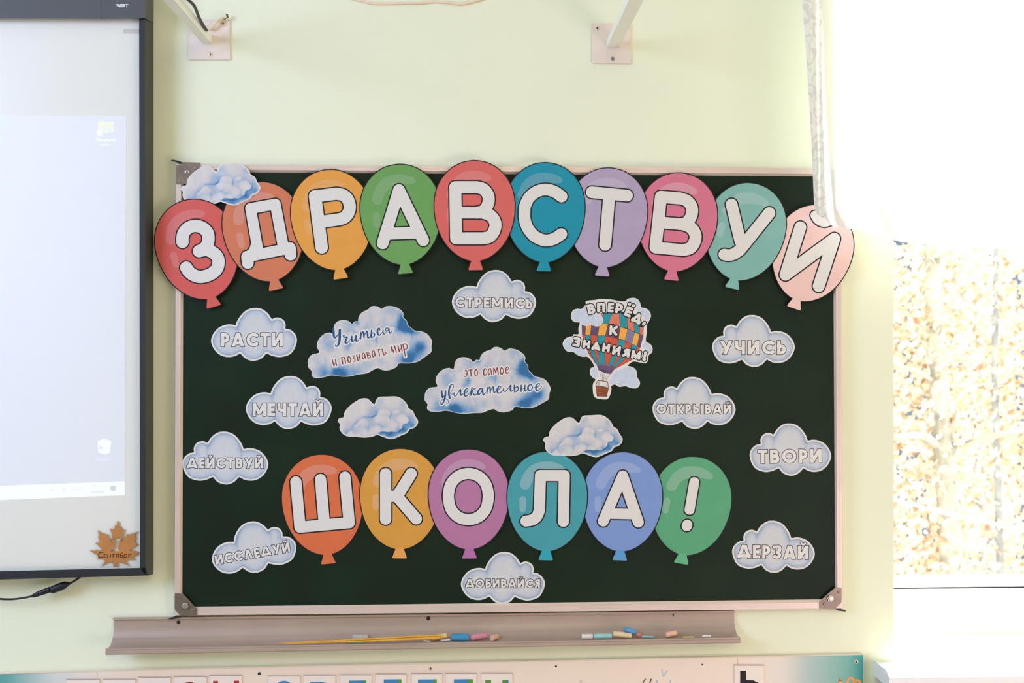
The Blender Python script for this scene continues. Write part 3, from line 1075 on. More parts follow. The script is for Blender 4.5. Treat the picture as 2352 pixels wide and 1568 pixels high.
TXT_A_BLUE = [
    [(185, 235, 32), (190, 330, 32), (197, 420, 30), (220, 472, 22), (265, 445, 14), (320, 380, 12)],
    [(360, 270, 34), (357, 380, 34), (355, 500, 32), (342, 600, 28), (310, 680, 22), (265, 705, 16), (243, 685, 12), (258, 635, 8)],
    [(470, 400, 12), (448, 430, 10), (462, 462, 10), (500, 462, 14), (548, 455, 22)], [(470, 400, 10), (482, 425, 8), (455, 520, 5)],
    [(555, 470, 24), (522, 540, 28), (505, 600, 24), (540, 622, 16), (590, 590, 10), (645, 510, 7)],
    [(680, 440, 20), (680, 500, 22), (692, 572, 22), (730, 560, 12), (785, 480, 10)], [(800, 415, 20), (795, 480, 24), (803, 562, 24), (842, 560, 12), (895, 480, 8)],
    [(925, 330, 16), (925, 420, 22), (920, 512, 15)], [(928, 420, 10), (978, 318, 16), (1000, 335, 22), (1010, 400, 24), (1015, 472, 18)], [(1022, 400, 10), (1085, 305, 16), (1105, 335, 22), (1110, 400, 24), (1120, 470, 20), (1160, 460, 12), (1190, 400, 8)],
    [(1215, 272, 18), (1210, 360, 22), (1205, 462, 20)], [(1218, 360, 8), (1270, 342, 15), (1298, 382, 17), (1278, 440, 15), (1220, 470, 13)],
    [(1440, 262, 16), (1428, 214, 13), (1390, 242, 20), (1375, 320, 26), (1392, 390, 22), (1440, 402, 14), (1505, 330, 7)],
    [(1525, 275, 13), (1530, 345, 17), (1562, 378, 12), (1640, 290, 7)], [(1680, 262, 13), (1645, 208, 13), (1598, 232, 11), (1600, 280, 11), (1640, 290, 11), (1680, 262, 11)], [(1690, 230, 14), (1690, 300, 20), (1712, 350, 18), (1752, 320, 9), (1790, 222, 5)],
]
TXT_A_RED = [
    [(155, 1065, 12), (175, 1150, 16), (205, 1235, 13)], [(205, 1235, 8), (245, 1140, 8)], [(240, 1060, 12), (255, 1150, 14), (275, 1230, 12)],
    [(405, 1010, 14), (425, 1100, 16), (440, 1185, 14)], [(395, 1015, 10), (480, 1000, 10)], [(480, 1005, 12), (500, 1090, 14), (520, 1165, 12)],
    [(600, 975, 11), (572, 1030, 15), (585, 1110, 16), (620, 1150, 11), (652, 1105, 11), (642, 1020, 11), (600, 975, 11)],
    [(690, 972, 8), (735, 958, 10), (742, 1000, 10), (710, 1030, 8), (768, 1050, 12), (765, 1108, 12), (715, 1115, 8)],
    [(810, 930, 12), (830, 1010, 16), (850, 1095, 14)], [(835, 1015, 8), (890, 990, 8)], [(880, 920, 12), (895, 1000, 14), (910, 1085, 12)],
    [(1020, 900, 8), (990, 890, 10), (965, 950, 14), (975, 1030, 14), (1005, 1050, 11), (1032, 980, 8)], [(1020, 890, 10), (1040, 970, 14), (1062, 1045, 12)],
    [(1085, 870, 12), (1105, 950, 14), (1125, 1030, 14)], [(1085, 870, 10), (1130, 858, 10), (1146, 900, 10), (1110, 945, 8), (1175, 950, 12), (1180, 1000, 12), (1125, 1035, 10)],
    [(1285, 838, 8), (1252, 830, 10), (1232, 890, 14), (1245, 975, 14), (1275, 990, 11), (1297, 920, 8)], [(1285, 830, 10), (1305, 910, 14), (1330, 985, 12)],
    [(1355, 802, 10), (1450, 786, 10)], [(1400, 800, 12), (1420, 890, 14), (1435, 970, 12)],
    [(1500, 780, 12), (1520, 860, 14), (1540, 940, 14)], [(1520, 872, 8), (1588, 858, 12), (1605, 905, 12), (1545, 940, 10)],
    [(1775, 880, 6), (1752, 790, 9), (1740, 706, 10)], [(1740, 706, 12), (1780, 790, 14), (1812, 870, 13)], [(1812, 870, 8), (1838, 690, 8)], [(1840, 690, 12), (1865, 790, 14), (1887, 870, 12)],
    [(1930, 680, 12), (1945, 770, 16), (1965, 850, 14)], [(1965, 850, 8), (2010, 760, 8)], [(2010, 660, 12), (2025, 750, 14), (2045, 840, 12)],
    [(2060, 650, 12), (2090, 780, 16), (2130, 980, 12)], [(2070, 662, 8), (2130, 640, 10), (2176, 690, 12), (2170, 768, 12), (2110, 790, 10)],
]
cv = crop(1000, 820, 9.046)
TXT_B_RED = [
    [(600, 292, 7), (640, 272, 8), (660, 330, 11), (640, 395, 9), (605, 405, 7)], [(612, 335, 6), (656, 330, 6)],
    [(690, 266, 8), (770, 260, 8)], [(730, 265, 10), (738, 330, 11), (742, 400, 9)],
    [(845, 250, 9), (817, 310, 11), (830, 380, 11), (862, 386, 8), (880, 315, 8), (845, 250, 9)],
    [(1060, 262, 7), (1030, 236, 9), (1002, 290, 13), (1007, 360, 13), (1040, 375, 9), (1062, 340, 6)],
    [(1145, 240, 7), (1112, 248, 9), (1097, 320, 11), (1110, 370, 9), (1142, 310, 7)], [(1150, 232, 8), (1160, 300, 10), (1168, 365, 8)],
    [(1205, 365, 5), (1210, 290, 7), (1210, 222, 8)], [(1210, 222, 10), (1240, 280, 11), (1256, 330, 9)], [(1256, 330, 7), (1280, 216, 7)], [(1285, 216, 10), (1298, 290, 11), (1308, 360, 9)],
    [(1375, 206, 9), (1347, 270, 11), (1365, 345, 11), (1398, 345, 8), (1412, 270, 8), (1375, 206, 9)],
    [(1455, 285, 7), (1518, 240, 7), (1497, 197, 8), (1458, 250, 12), (1465, 320, 12), (1500, 335, 9), (1530, 302, 5)],
]
TXT_B_BLUE = [
    [(130, 700, 16), (135, 770, 18), (150, 838, 15), (185, 800, 8)], [(210, 705, 16), (206, 800, 18), (185, 890, 18), (152, 960, 13), (117, 980, 8), (110, 930, 6), (160, 872, 6), (240, 872, 7), (272, 930, 6), (230, 985, 4)],
    [(300, 850, 19), (280, 760, 19), (290, 650, 17), (330, 570, 12), (368, 568, 8), (370, 640, 6), (310, 750, 6)], [(310, 750, 6), (345, 772, 6), (392, 738, 6)],
    [(385, 740, 8), (392, 800, 10), (430, 800, 8), (480, 730, 8), (522, 668, 13), (520, 740, 18), (530, 790, 15), (575, 757, 7)],
    [(590, 762, 8), (660, 720, 8), (680, 662, 8), (640, 658, 12), (602, 730, 18), (612, 800, 15), (660, 798, 9), (725, 725, 6)],
    [(762, 630, 14), (747, 710, 16), (735, 792, 13)], [(752, 710, 8), (800, 662, 10), (832, 650, 10)], [(770, 700, 8), (790, 760, 14), (822, 790, 12), (865, 755, 6)],
    [(980, 652, 9), (922, 660, 13), (882, 730, 18), (895, 780, 13), (950, 730, 9), (982, 652, 8)], [(985, 660, 12), (982, 730, 16), (1000, 780, 13), (1045, 735, 6)],
    [(1075, 620, 10), (1077, 690, 16), (1070, 757, 11)], [(1080, 690, 6), (1128, 618, 11), (1140, 680, 16), (1140, 742, 12)], [(1147, 690, 6), (1198, 612, 11), (1210, 680, 16), (1222, 735, 12), (1265, 705, 6)],
    [(1272, 702, 8), (1340, 650, 8), (1360, 602, 8), (1320, 608, 12), (1285, 670, 18), (1297, 740, 15), (1350, 738, 9), (1405, 685, 6)],
    [(1410, 650, 8), (1422, 710, 10), (1460, 710, 8), (1520, 640, 8), (1566, 580, 13), (1560, 650, 18), (1567, 710, 13), (1612, 685, 6)],
    [(1642, 580, 14), (1640, 650, 16), (1646, 722, 13)], [(1647, 650, 6), (1698, 612, 12), (1724, 650, 12), (1700, 700, 12), (1650, 720, 9)],
    [(1785, 580, 12), (1780, 650, 16), (1780, 712, 13)], [(1782, 660, 6), (1852, 640, 6)], [(1862, 580, 12), (1855, 650, 16), (1867, 705, 12), (1905, 675, 6)],
    [(1990, 560, 11), (1932, 600, 16), (1927, 670, 18), (1970, 690, 11), (2018, 640, 9), (2000, 580, 11)], [(2010, 610, 6), (2040, 640, 6), (2085, 618, 6)],
    [(2090, 642, 8), (2150, 600, 8), (2166, 547, 8), (2122, 558, 12), (2087, 620, 18), (2102, 690, 15), (2150, 678, 9), (2222, 598, 5)],
]


def phrase_cloud(c, rot, cr, red, blue, halo, label):
    cx0, cy0 = 649.5, 1108.0
    a = math.radians(rot)
    f = lambda x, y: (c[0] + ((x - cx0) * math.cos(a) - (y - cy0) * math.sin(a)) / 4.055, c[1] + ((x - cx0) * math.sin(a) + (y - cy0) * math.cos(a)) / 4.055)
    outl = [f(x, y) for x, y in closed_pts(SCL, 3)]
    d = 0.0186
    bb = (c[0] - 156, c[1] - 100, c[0] + 156, c[1] + 100)
    root = thing('cloud_cutout', label, 'paper cloud', P(c[0], c[1] + 75, d), 'cloud cutouts carrying the slogan')
    X, Y = grid(bb, 1.0)
    E = sd_poly(X, Y, outl)
    m = MB()
    m.slab(contours(X, Y, E, 0.0, 0.1), d, d + 0.0004, PAPERB)
    X, Y = grid(bb, 1.4)
    E = sd_poly(X, Y, outl)
    U = ((X - c[0]) * math.cos(a) + (Y - c[1]) * math.sin(a)) * 4.055 + cx0
    V = (-(X - c[0]) * math.sin(a) + (Y - c[1]) * math.cos(a)) * 4.055 + cy0
    tone = np.full(X.shape, 0.10)
    for x, y, r, s in BLOB:
        tone = tone + s * np.exp(-((U - x) ** 2 + (V - y) ** 2) / (r * r))
    for x, y, r in PUFF:       # painted white puffs with soft blue rims
        q = np.hypot(U - x, (V - y) * 1.25) - r
        tone = tone + 0.16 * np.where(q > 0, np.exp(-q / 22.0), 0) * (V < y + r * .3)
    tone = np.where(E > -2.2, tone * 0.5, tone)
    fill_tone(m, X, Y, E + 0.7, tone, d + 0.00046, FLUFFY)
    m.build('cloud_print', root)
    rs = [cr(smooth_pts(s, 5)) if len(s) > 2 else cr(s) for s in red]
    bs = [cr(smooth_pts(s, 5)) if len(s) > 2 else cr(s) for s in blue]
    X, Y = grid(bb, 0.8)
    H = np.minimum(sd_strokes(X, Y, rs), sd_strokes(X, Y, bs))
    H = np.maximum(H, E_at(X, Y, outl) + halo + 0.8)
    m = MB()
    m.slab(contours(X, Y, H, halo, 0.1), d + 0.00046, d + 0.00052, HALO, back=False)
    for st, mm in ((rs, RED), (bs, BLUE)):
        xs = [p[0] for q in st for p in q]
        ys = [p[1] for q in st for p in q]
        X, Y = grid((min(xs) - 4, min(ys) - 4, max(xs) + 4, max(ys) + 4), 0.4)
        m.slab(contours(X, Y, sd_strokes(X, Y, st), 0.0, 0.05), d + 0.00052, d + 0.00058, mm, back=False)
    m.build('lettering', root)


def E_at(X, Y, poly):
    return sd_poly(X, Y, poly)


phrase_cloud((846.5, 781.5), -6.8, cu, TXT_A_RED, TXT_A_BLUE, 3.4, 'large blue cloud with the blue word Учиться and red words below')
phrase_cloud((1120.0, 873.3), 0, cv, TXT_B_RED, TXT_B_BLUE, 3.0, 'large blue cloud with red words above the blue word увлекательное')

# ------------------------------------------------------------------ hot air balloon sticker
ca = crop(1280, 670, 6.03)
dh = 0.0186
hab = thing('hot_air_balloon_cutout', 'patchwork hot air balloon cutout with white lettering ВПЕРЁД, К ЗНАНИЯМ!', 'paper balloon', P(1383, 916, dh))
OUT = [(395, 178), (390, 142), (430, 120), (520, 113), (600, 97), (680, 103), (760, 108), (830, 122), (938, 132), (975, 97), (1060, 82), (1120, 108), (1150, 160), (1166, 215), (1230, 230), (1285, 280), (1296, 350), (1262, 420), (1240, 455), (1240, 560), (1226, 682), (1285, 720), (1320, 780), (1310, 840),
       (1265, 880), (1252, 960), (1215, 990), (1150, 980), (1050, 965), (978, 1020), (1040, 1040), (1095, 1090), (1107, 1180), (1146, 1250), (1130, 1310), (1080, 1337), (1000, 1325), (940, 1305), (860, 1316), (800, 1282), (748, 1305), (750, 1350), (735, 1420), (700, 1480), (640, 1490), (545, 1475), (502, 1430),
       (490, 1320), (500, 1260), (530, 1215), (470, 1170), (450, 1100), (470, 1050), (512, 1030), (430, 905), (350, 900), (270, 870), (220, 832), (140, 826), (90, 770), (75, 710), (110, 650), (160, 625), (218, 610), (225, 586), (292, 585), (292, 500), (312, 428), (250, 420), (205, 390), (190, 320), (215, 260),
       (270, 235), (342, 235)]
m = MB()
X, Y = grid((1284, 676, 1508, 925), 0.8)
m.slab(contours(X, Y, sd_poly(X, Y, ca(closed_pts(OUT, 3))), 0, 0.1), dh, dh + 0.0004, PAPERB)
m.build('backing', hab)
GREYB = mat('sticker_cloud_print', C(196, 205, 218), 0.55, 0.3, noise=0.06, nscale=60)
for kq, q in enumerate(([(200, 320), (225, 268), (280, 246), (345, 252), (392, 196), (425, 240), (440, 305), (520, 312), (592, 332), (628, 385), (610, 438), (560, 468), (500, 458), (465, 440), (440, 442), (400, 464), (348, 440), (326, 410), (250, 408), (212, 380)],
          [(950, 160), (985, 115), (1060, 97), (1110, 122), (1138, 180), (1152, 228), (1218, 244), (1272, 292), (1282, 350), (1245, 420), (1190, 335), (1105, 262), (1060, 190)],
          [(92, 710), (130, 662), (190, 636), (222, 720), (350, 780), (402, 830), (412, 886), (340, 886), (270, 858), (225, 818), (150, 812), (104, 770)],
          [(1222, 702), (1278, 738), (1304, 785), (1296, 832), (1262, 858), (1240, 800), (1180, 772)],
          [(965, 1036), (1030, 1056), (1080, 1100), (1090, 1190), (1130, 1250), (1116, 1298), (1070, 1320), (1000, 1308), (940, 1286), (870, 1300), (800, 1264), (742, 1285), (728, 1230), (800, 1112), (900, 1066)],
          [(518, 1046), (472, 1070), (464, 1110), (486, 1160), (542, 1200), (560, 1150), (545, 1082)])):
    m = MB()
    lq = ca(closed_pts(q, 3))
    up = 0.00016 if kq == 0 else 0.0
    if kq == 0:
        X, Y = grid((min(p[0] for p in lq) - 5, min(p[1] for p in lq) - 5, max(p[0] for p in lq) + 5, max(p[1] for p in lq) + 5), 0.7)
        m.slab(contours(X, Y, sd_poly(X, Y, lq), 1.9, 0.08), dh + 0.0004, dh + 0.0004 + up, PAPERB, back=False)
    m.prism(lq, dh + 0.0004 + up, dh + 0.00045 + up, GREYB)
    m.build('cloud_print', hab)
CORAL, TEAL, YEL, PUR, LAV, REDC, PURD, BRN = [mat('sticker_' + n_, C(*c_), 0.55, 0.3, noise=0.10, nscale=120) for n_, c_ in (
    ('coral', (217, 118, 92)), ('teal', (30, 145, 158)), ('yellow', (238, 168, 70)), ('purple', (98, 76, 108)), ('lavender', (128, 124, 158)), ('red', (204, 84, 56)), ('purple_rim', (106, 80, 112)), ('wicker', (150, 84, 46)))]
m = MB()
envel = [(340, 455), (342, 600), (375, 730), (440, 868), (545, 1012), (600, 1006), (720, 1020), (806, 1066), (1030, 945), (1125, 800), (1192, 620), (1196, 490), (1150, 400), (1060, 300), (870, 270), (700, 285), (595, 300), (620, 440), (460, 440)]
m.prism(ca(envel), dh + 0.00045, dh + 0.0005, INK)
PATCH = [
    (CORAL, [(590, 305), (645, 302), (615, 352)]), (TEAL, [(650, 300), (762, 300), (702, 445), (635, 440), (640, 390), (618, 355)]), (CORAL, [(765, 300), (862, 300), (870, 482), (785, 448), (707, 444)]),
    (TEAL, [(866, 285), (962, 330), (974, 502), (874, 488)]), (CORAL, [(966, 340), (1010, 370), (1058, 415), (1068, 552), (978, 508)]), (TEAL, [(1062, 405), (1132, 470), (1138, 580), (1072, 555)]), (CORAL, [(1140, 480), (1190, 492), (1193, 602), (1142, 584)]),
    (PUR, [(348, 455), (394, 460), (384, 598), (342, 592)]), (YEL, [(398, 458), (470, 450), (458, 590), (388, 598)]), (PUR, [(474, 468), (580, 474), (558, 600), (462, 592)]), (YEL, [(584, 470), (634, 444), (702, 448), (664, 604), (562, 604)]),
    (PUR, [(706, 448), (868, 488), (845, 642), (668, 608)]), (YEL, [(874, 490), (974, 515), (938, 670), (850, 648)]), (LAV, [(978, 512), (1068, 560), (1030, 720), (942, 672)]), (YEL, [(1072, 560), (1138, 590), (1106, 750), (1034, 720)]), (PUR, [(1142, 590), (1192, 612), (1150, 780), (1110, 752)]),
    (REDC, [(342, 596), (384, 602), (400, 750), (372, 720)]), (TEAL, [(388, 600), (458, 596), (470, 700), (400, 690)]), (REDC, [(462, 594), (556, 606), (556, 740), (474, 720)]), (TEAL, [(562, 606), (662, 608), (652, 730), (560, 720)]), (REDC, [(666, 612), (844, 648), (836, 770), (656, 740)]),
    (TEAL, [(850, 654), (938, 675), (922, 790), (838, 770)]), (REDC, [(942, 678), (1030, 722), (1010, 800), (912, 790)]), (TEAL, [(1036, 724), (1104, 752), (1086, 820), (1016, 800)]), (REDC, [(1108, 754), (1148, 782), (1110, 840), (1088, 830)]),
    (REDC, [(380, 750), (432, 790), (542, 1008), (520, 985)]), (TEAL, [(436, 780), (500, 790), (578, 1008), (546, 1010)]), (REDC, [(504, 790), (562, 800), (590, 1002), (581, 1006)]), (TEAL, [(566, 800), (648, 820), (664, 1010), (590, 1002)]),
    (REDC, [(652, 820), (770, 840), (700, 1018), (668, 1010)]), (TEAL, [(774, 840), (840, 850), (754, 1026), (704, 1016)]), (REDC, [(843, 850), (905, 870), (766, 1032), (757, 1027)]), (TEAL, [(908, 870), (975, 890), (794, 1050), (768, 1033)]), (REDC, [(978, 890), (1060, 900), (1022, 945), (806, 1064), (797, 1052)]),
    (PURD, [(545, 1012), (600, 1008), (720, 1022), (802, 1066), (770, 1100), (745, 1140), (660, 1126), (572, 1086)]),
    (PUR, [(585, 1085), (660, 1080), (750, 1105), (740, 1132), (665, 1118)]),
]
for mm, q in PATCH:
    m.prism(ca(q), dh + 0.0005, dh + 0.00055, mm)
m.build('envelope_print', hab)
m = MB()
m.prism(ca([(528, 1293), (620, 1303), (713, 1330), (686, 1452), (548, 1447)]), dh + 0.0004, dh + 0.00046, INK)
m.prism(ca([(532, 1300), (620, 1310), (706, 1334), (682, 1446), (553, 1441)]), dh + 0.00046, dh + 0.0005, BRN)
DK = mat('wicker_dark', C(92, 48, 28), 0.6, 0.2)
for y in (1325, 1350, 1375, 1400, 1422):
    m.prism(ca([(560, y), (690, y + 14), (690, y + 20), (560, y + 6)]), dh + 0.0005, dh + 0.00053, DK)
ROPE = mat('rope_print', C(150, 132, 118), 0.6, 0.2)
for (x0, y0), (x1, y1), r, mm in (((562, 1222), (700, 1246), 5, DK), ((562, 1224), (530, 1298), 4, DK), ((696, 1246), (708, 1326), 4, DK), ((575, 1228), (576, 1296), 3, DK), ((690, 1250), (686, 1322), 3, DK),
                                  ((596, 1130), (612, 1222), 3, ROPE), ((622, 1132), (628, 1222), 3, ROPE), ((650, 1135), (642, 1222), 3, ROPE), ((690, 1145), (656, 1224), 3, ROPE), ((725, 1148), (668, 1226), 3, ROPE)):
    L = math.hypot(x1 - x0, y1 - y0)
    nx, ny = -(y1 - y0) / L * r, (x1 - x0) / L * r
    m.prism(ca([(x0 + nx, y0 + ny), (x1 + nx, y1 + ny), (x1 - nx, y1 - ny), (x0 - nx, y0 - ny)]), dh + 0.0004, dh + 0.0005, mm)
m.build('basket_print', hab)
BUB = [('В', 470, 236, 108, 140, -14), ('П', 605, 220, 118, 134, -2), ('Е', 740, 218, 88, 136, 4), ('Р', 858, 232, 110, 142, 8), ('Ё', 988, 275, 100, 140, 21), ('Д', 1108, 365, 138, 150, 27), (',', 1200, 440, 44, 62, 25),
       ('К', 778, 536, 118, 140, 4), ('З', 266, 692, 100, 132, 10), ('Н', 405, 725, 112, 120, 8), ('А', 538, 750, 124, 122, 8), ('Н', 677, 775, 112, 126, 8), ('И', 820, 812, 116, 134, 10), ('Я', 958, 845, 106, 122, 10), ('М', 1092, 872, 130, 126, 10), ('!', 1212, 886, 52, 132, 12)]
tt = 18.5
st = []
for ch, cx, cy, w_, h_, rot in BUB:
    gw, gs = glyph(ch, tt / h_)
    a = math.radians(rot)
    tx, ty = tt / w_ , tt / h_
    if ch == 'З':
        gw, gs = .66, [arc(.31, .27, .25, .20, -150, 85), arc(.33, .72, .29, .24, -85, 145), [(.26, .48), (.36, .48)]]
    ss = list(gs)
    for s in ss:
        q = []
        for px, py in s:
            u = min(max(px / gw, tx), 1 - tx)
            v = min(max(py, ty), 1 - ty)
            u, v = (u - .5) * w_, (v - .5) * h_
            q.append((cx + u * math.cos(a) - v * math.sin(a), cy + u * math.sin(a) + v * math.cos(a), tt))
        if ch == '!' and s is ss[1]:
            q = [q[-1][:2] + (27,)]
        st.append(q)
    if ch == 'Ё':
        for u in (-24, 32):
            v = -h_ / 2 - 32
            st.append([(cx + u * math.cos(a) - v * math.sin(a), cy + u * math.sin(a) + v * math.cos(a), 22)])
st = [ca(q) for q in st]
X, Y = grid((1305, 680, 1500, 840), 0.5)
L = sd_strokes(X, Y, st)
m = MB()
m.slab(contours(X, Y, L, 2.2, 0.07), dh + 0.00055, dh + 0.00064, INK, back=False)
m.slab(contours(X, Y, L, 0.0, 0.07), dh + 0.00064, dh + 0.0007, PAPER, back=False)
m.build('lettering', hab)

# ------------------------------------------------------------------ chalk tray and what lies in it
TRAY = mat('anodised_tray', C(176, 156, 140, 1.05), 0.42, 0.5, metal=0.12, noise=0.05, nscale=9)
TD = 0.062
tray = thing('chalk_tray', 'long aluminium chalk tray with chalk pieces below the chalkboard', 'chalk tray', P(970, 1490, 0))


def tl(y0, y1, x):          # straight line through the tray's two ends
    return y0 + (y1 - y0) * (x - 250) / 1445.0


ends = []
for x, xl in ((262, 240), (1686, 1700)):
    yt, yl, yb = tl(1418, 1401, x), tl(1489.5, 1463.5, xl), tl(1504.5, 1477.5, xl)
    pt = P(x, yt, 0.004)
    lt = P(xl, yl, TD)
    lb = P(xl, yb, TD)
    X_ = pt.x
    zf = lt.z - 0.0025
    prof = [(-0.002, pt.z), (-0.012, pt.z + 0.001), (-0.012, pt.z - 0.003), (-0.005, pt.z - 0.004), ] + [(-0.005 - 0.034 * (1 - math.cos(k * math.pi / 24)), zf + 0.034 * (1 - math.sin(k * math.pi / 24))) for k in range(13)] + [(-TD + 0.006, zf), (-TD + 0.004, lt.z), (-TD, lt.z), (-TD, lt.z - 0.003), (-TD + 0.0012, lt.z - 0.0035), (-TD - 0.0005, lt.z - 0.005),
            (-TD, lb.z + 0.003), (-TD + 0.004, lb.z), (-TD + 0.008, lb.z), (-TD + 0.009, zf - 0.003), (-0.030, zf - 0.003), (-0.002, zf + 0.022)]
    ends.append([Vector((X_, y, z)) for y, z in prof])
w = MB()
n = len(ends[0])
w.add(ends[0] + ends[1], [list(range(n)), [n + i for i in range(n)][::-1]] + [[i, (i + 1) % n, n + (i + 1) % n, n + i] for i in range(n)], TRAY)
w.build('tray_profile', tray)
for x, y, r in ((410, 1428.5, 4.0), (984, 1419.5, 4.5), (1547.5, 1411.0, 4.2)):
    w = MB()
    w.dome(P(x, y, 0.005), r / 1021, 0.002, DARKM if x < 1400 else BOLT)
    if x > 1400:
        w.dome(P(x, y, 0.007), r * .4 / 1021, 0.0006, DARKM)
    w.build('screw', tray)


def floor_z(X_):
    a, b = ends[0][17], ends[1][17]
    return a.z + (b.z - a.z) * (X_ - a.x) / (b.x - a.x)


def chalk_piece(x0, x1, rpx, rgb, label, d=0.040, tilt=0.0, yaw=0.0, lift=0.0, taper=1.0, name='chalk_piece'):
    a, b = P(x0, 1465, d), P(x1, 1465, d)
    r = rpx / 1035
    c = (a + b) / 2
    hl = (b.x - a.x) / 2
    r1 = r * taper
    hc = max(hl - 0, r * .4)
    ax = Vector((math.cos(math.radians(yaw)) * math.cos(math.radians(tilt)), math.sin(math.radians(yaw)), math.sin(math.radians(tilt)))).normalized()
    zc = floor_z(c.x) + max(r, r1) + lift + abs(math.sin(math.radians(tilt))) * hc * 0.9
    c = Vector((c.x, c.y, zc))
    m_ = mat('chalk_%d_%d_%d' % rgb, C(*rgb), 0.85, 0.1, noise=0.08, nscale=140, bump=0.2, bscale=500)
    mb = MB()
    bev = min(0.3 * r, hc * .5)
    pr = [(-hc, .55 * r), (-hc + bev * .35, .85 * r), (-hc + bev, r), (hc - bev, r1), (hc - bev * .35, .85 * r1), (hc, .55 * r1)]
    mb.tube([c + ax * t for t, _ in pr], [q for _, q in pr], m_, 16)
    o = mb.build(name, None, False)
    tag(o, label, 'chalk', 'chalk pieces in the tray')
    return o


chalk_piece(797, 836, 4.2, (150, 200, 190), 'pale mint chalk stick in front of the yellow pointers', 0.050)
chalk_piece(810, 846, 6.5, (196, 188, 178), 'grey white chalk lump behind the yellow pointers', 0.024, lift=0.001)
chalk_piece(991, 1027, 6.3, (226, 196, 130), 'cream yellow chalk stub at the pointer tips', 0.036, 10)
chalk_piece(1012, 1034, 2.6, (222, 214, 204), 'small white chalk chip left of the blue stick', 0.044, 6)
chalk_piece(972, 988, 2.3, (226, 216, 204), 'thin white chalk chip under the pointer tips', 0.047, -8)
chalk_piece(1036.7, 1078, 7.8, (70, 150, 190), 'bright blue thick chalk stick left of the pink one', 0.040, -2)
chalk_piece(1081, 1120, 6.8, (208, 140, 150), 'pink chalk stick propped up at one end', 0.040, 10)
chalk_piece(1124.8, 1145.7, 6.5, (222, 178, 150), 'short peach chalk stub right of the pink stick', 0.040, 0, 50)
chalk_piece(1336, 1362, 6.0, (228, 222, 210), 'rounded white chalk stub left of the long teal stick', 0.044)
chalk_piece(1363.5, 1406, 6.2, (160, 205, 200), 'long pale teal chalk stick beside the white stub', 0.044)
chalk_piece(1408, 1451, 6.2, (226, 204, 158), 'cream chalk stick sloping down under a blue one', 0.046, -9)
chalk_piece(1434, 1461, 6.0, (96, 160, 208), 'sky blue chalk stick lying on the cream stick', 0.033, -14, lift=0.005)
chalk_piece(1462, 1473, 4.6, (212, 126, 118), 'small rose red chalk stub right of the sky blue stick', 0.040, -18)
chalk_piece(1474, 1502, 2.6, (150, 200, 206), 'flat light blue chalk sliver', 0.046, -3)
chalk_piece(1528, 1555, 6.6, (234, 184, 156), 'peach chalk cone standing alone in the tray', 0.042, 6, 15, taper=0.98)
chalk_piece(1569, 1595, 1.8, (236, 220, 150), 'thin yellow chalk sliver near the right end', 0.050)
chalk_piece(1613, 1633, 2.9, (236, 236, 226), 'white chalk bit at the right end of the tray', 0.048)

YW = mat('yellow_pointer', C(232, 172, 56), 0.4, 0.4, noise=0.06, nscale=60)


def pointer(pts, label):
    mb = MB()
    q = [P(x, y, d) for x, y, d, _ in pts]
    mb.tube(q, [r / 1035 for *_, r in pts], YW, 10)
    tag(mb.build('pointer_stick'), label, 'pointer', 'yellow pointers in the tray')


pointer([(640, 1476.6, .0575, .8), (700, 1473.6, .056, 1.6), (820, 1468.6, .054, 2.0), (902, 1464.6, .052, 2.2), (950, 1461.6, .050, 2.5), (1012, 1459.4, .046, 2.7)], 'upper yellow wooden pointer lying in the chalk tray')
pointer([(655, 1477.4, .060, .8), (720, 1475.0, .060, 1.5), (820, 1472.4, .0595, 1.8), (900, 1468.8, .0585, 2.0), (960, 1466.0, .057, 2.2), (1010, 1463.8, .054, 2.4)], 'lower yellow wooden pointer lying under the other one')

# ------------------------------------------------------------------ interactive whiteboard
WBW = mat('whiteboard_surface', (0.82, 0.80, 0.70, 1), 0.30, 0.5)
FRM = mat('dark_frame', (0.021, 0.023, 0.027, 1), 0.45, 0.4, bump=0.06, bscale=600)
FRM2 = mat('dark_side', (0.050, 0.054, 0.042, 1), 0.5, 0.4)
FRM3 = mat('grey_housing', (0.085, 0.088, 0.088, 1), 0.5, 0.4, bump=0.06, bscale=600)
WD = 0.064
XL = -470
wb = thing('interactive_whiteboard', 'white interactive board in a dark frame showing a projected computer desktop', 'whiteboard', P(-60, 1320, 0))
w = MB()
w.prism([(XL, 30), (322, 30), (324, 1306), (XL, 1330)], 0.010, 0.050, WBW)
w.build('screen_surface', wb)


def frame_side(name, inner, front_outer, back_outer, m_front, m_side):
    """bar with a flat front and a side that slopes back to the wall; lines given as two photo points each"""
    w_ = MB()
    (a, b), (c, e), (g, h) = inner, front_outer, back_outer
    w_.add([P(*a, 0.050), P(*b, 0.050), P(*b, WD), P(*a, WD), P(*c, WD), P(*e, WD)], [[0, 1, 2, 3], [3, 2, 5, 4]], m_front)
    w_.add([P(*c, WD), P(*e, WD), P(*h, 0.006), P(*g, 0.006)], [[0, 1, 2, 3]], m_side)
    w_.add([P(*c, WD), P(*g, 0.006), P(*a, 0.050), P(*a, WD)], [[0, 1, 2, 3]], m_front)
    w_.add([P(*e, WD), P(*h, 0.006), P(*b, 0.050), P(*b, WD)], [[0, 1, 2, 3]], m_front)
    return w_.build(name, wb)


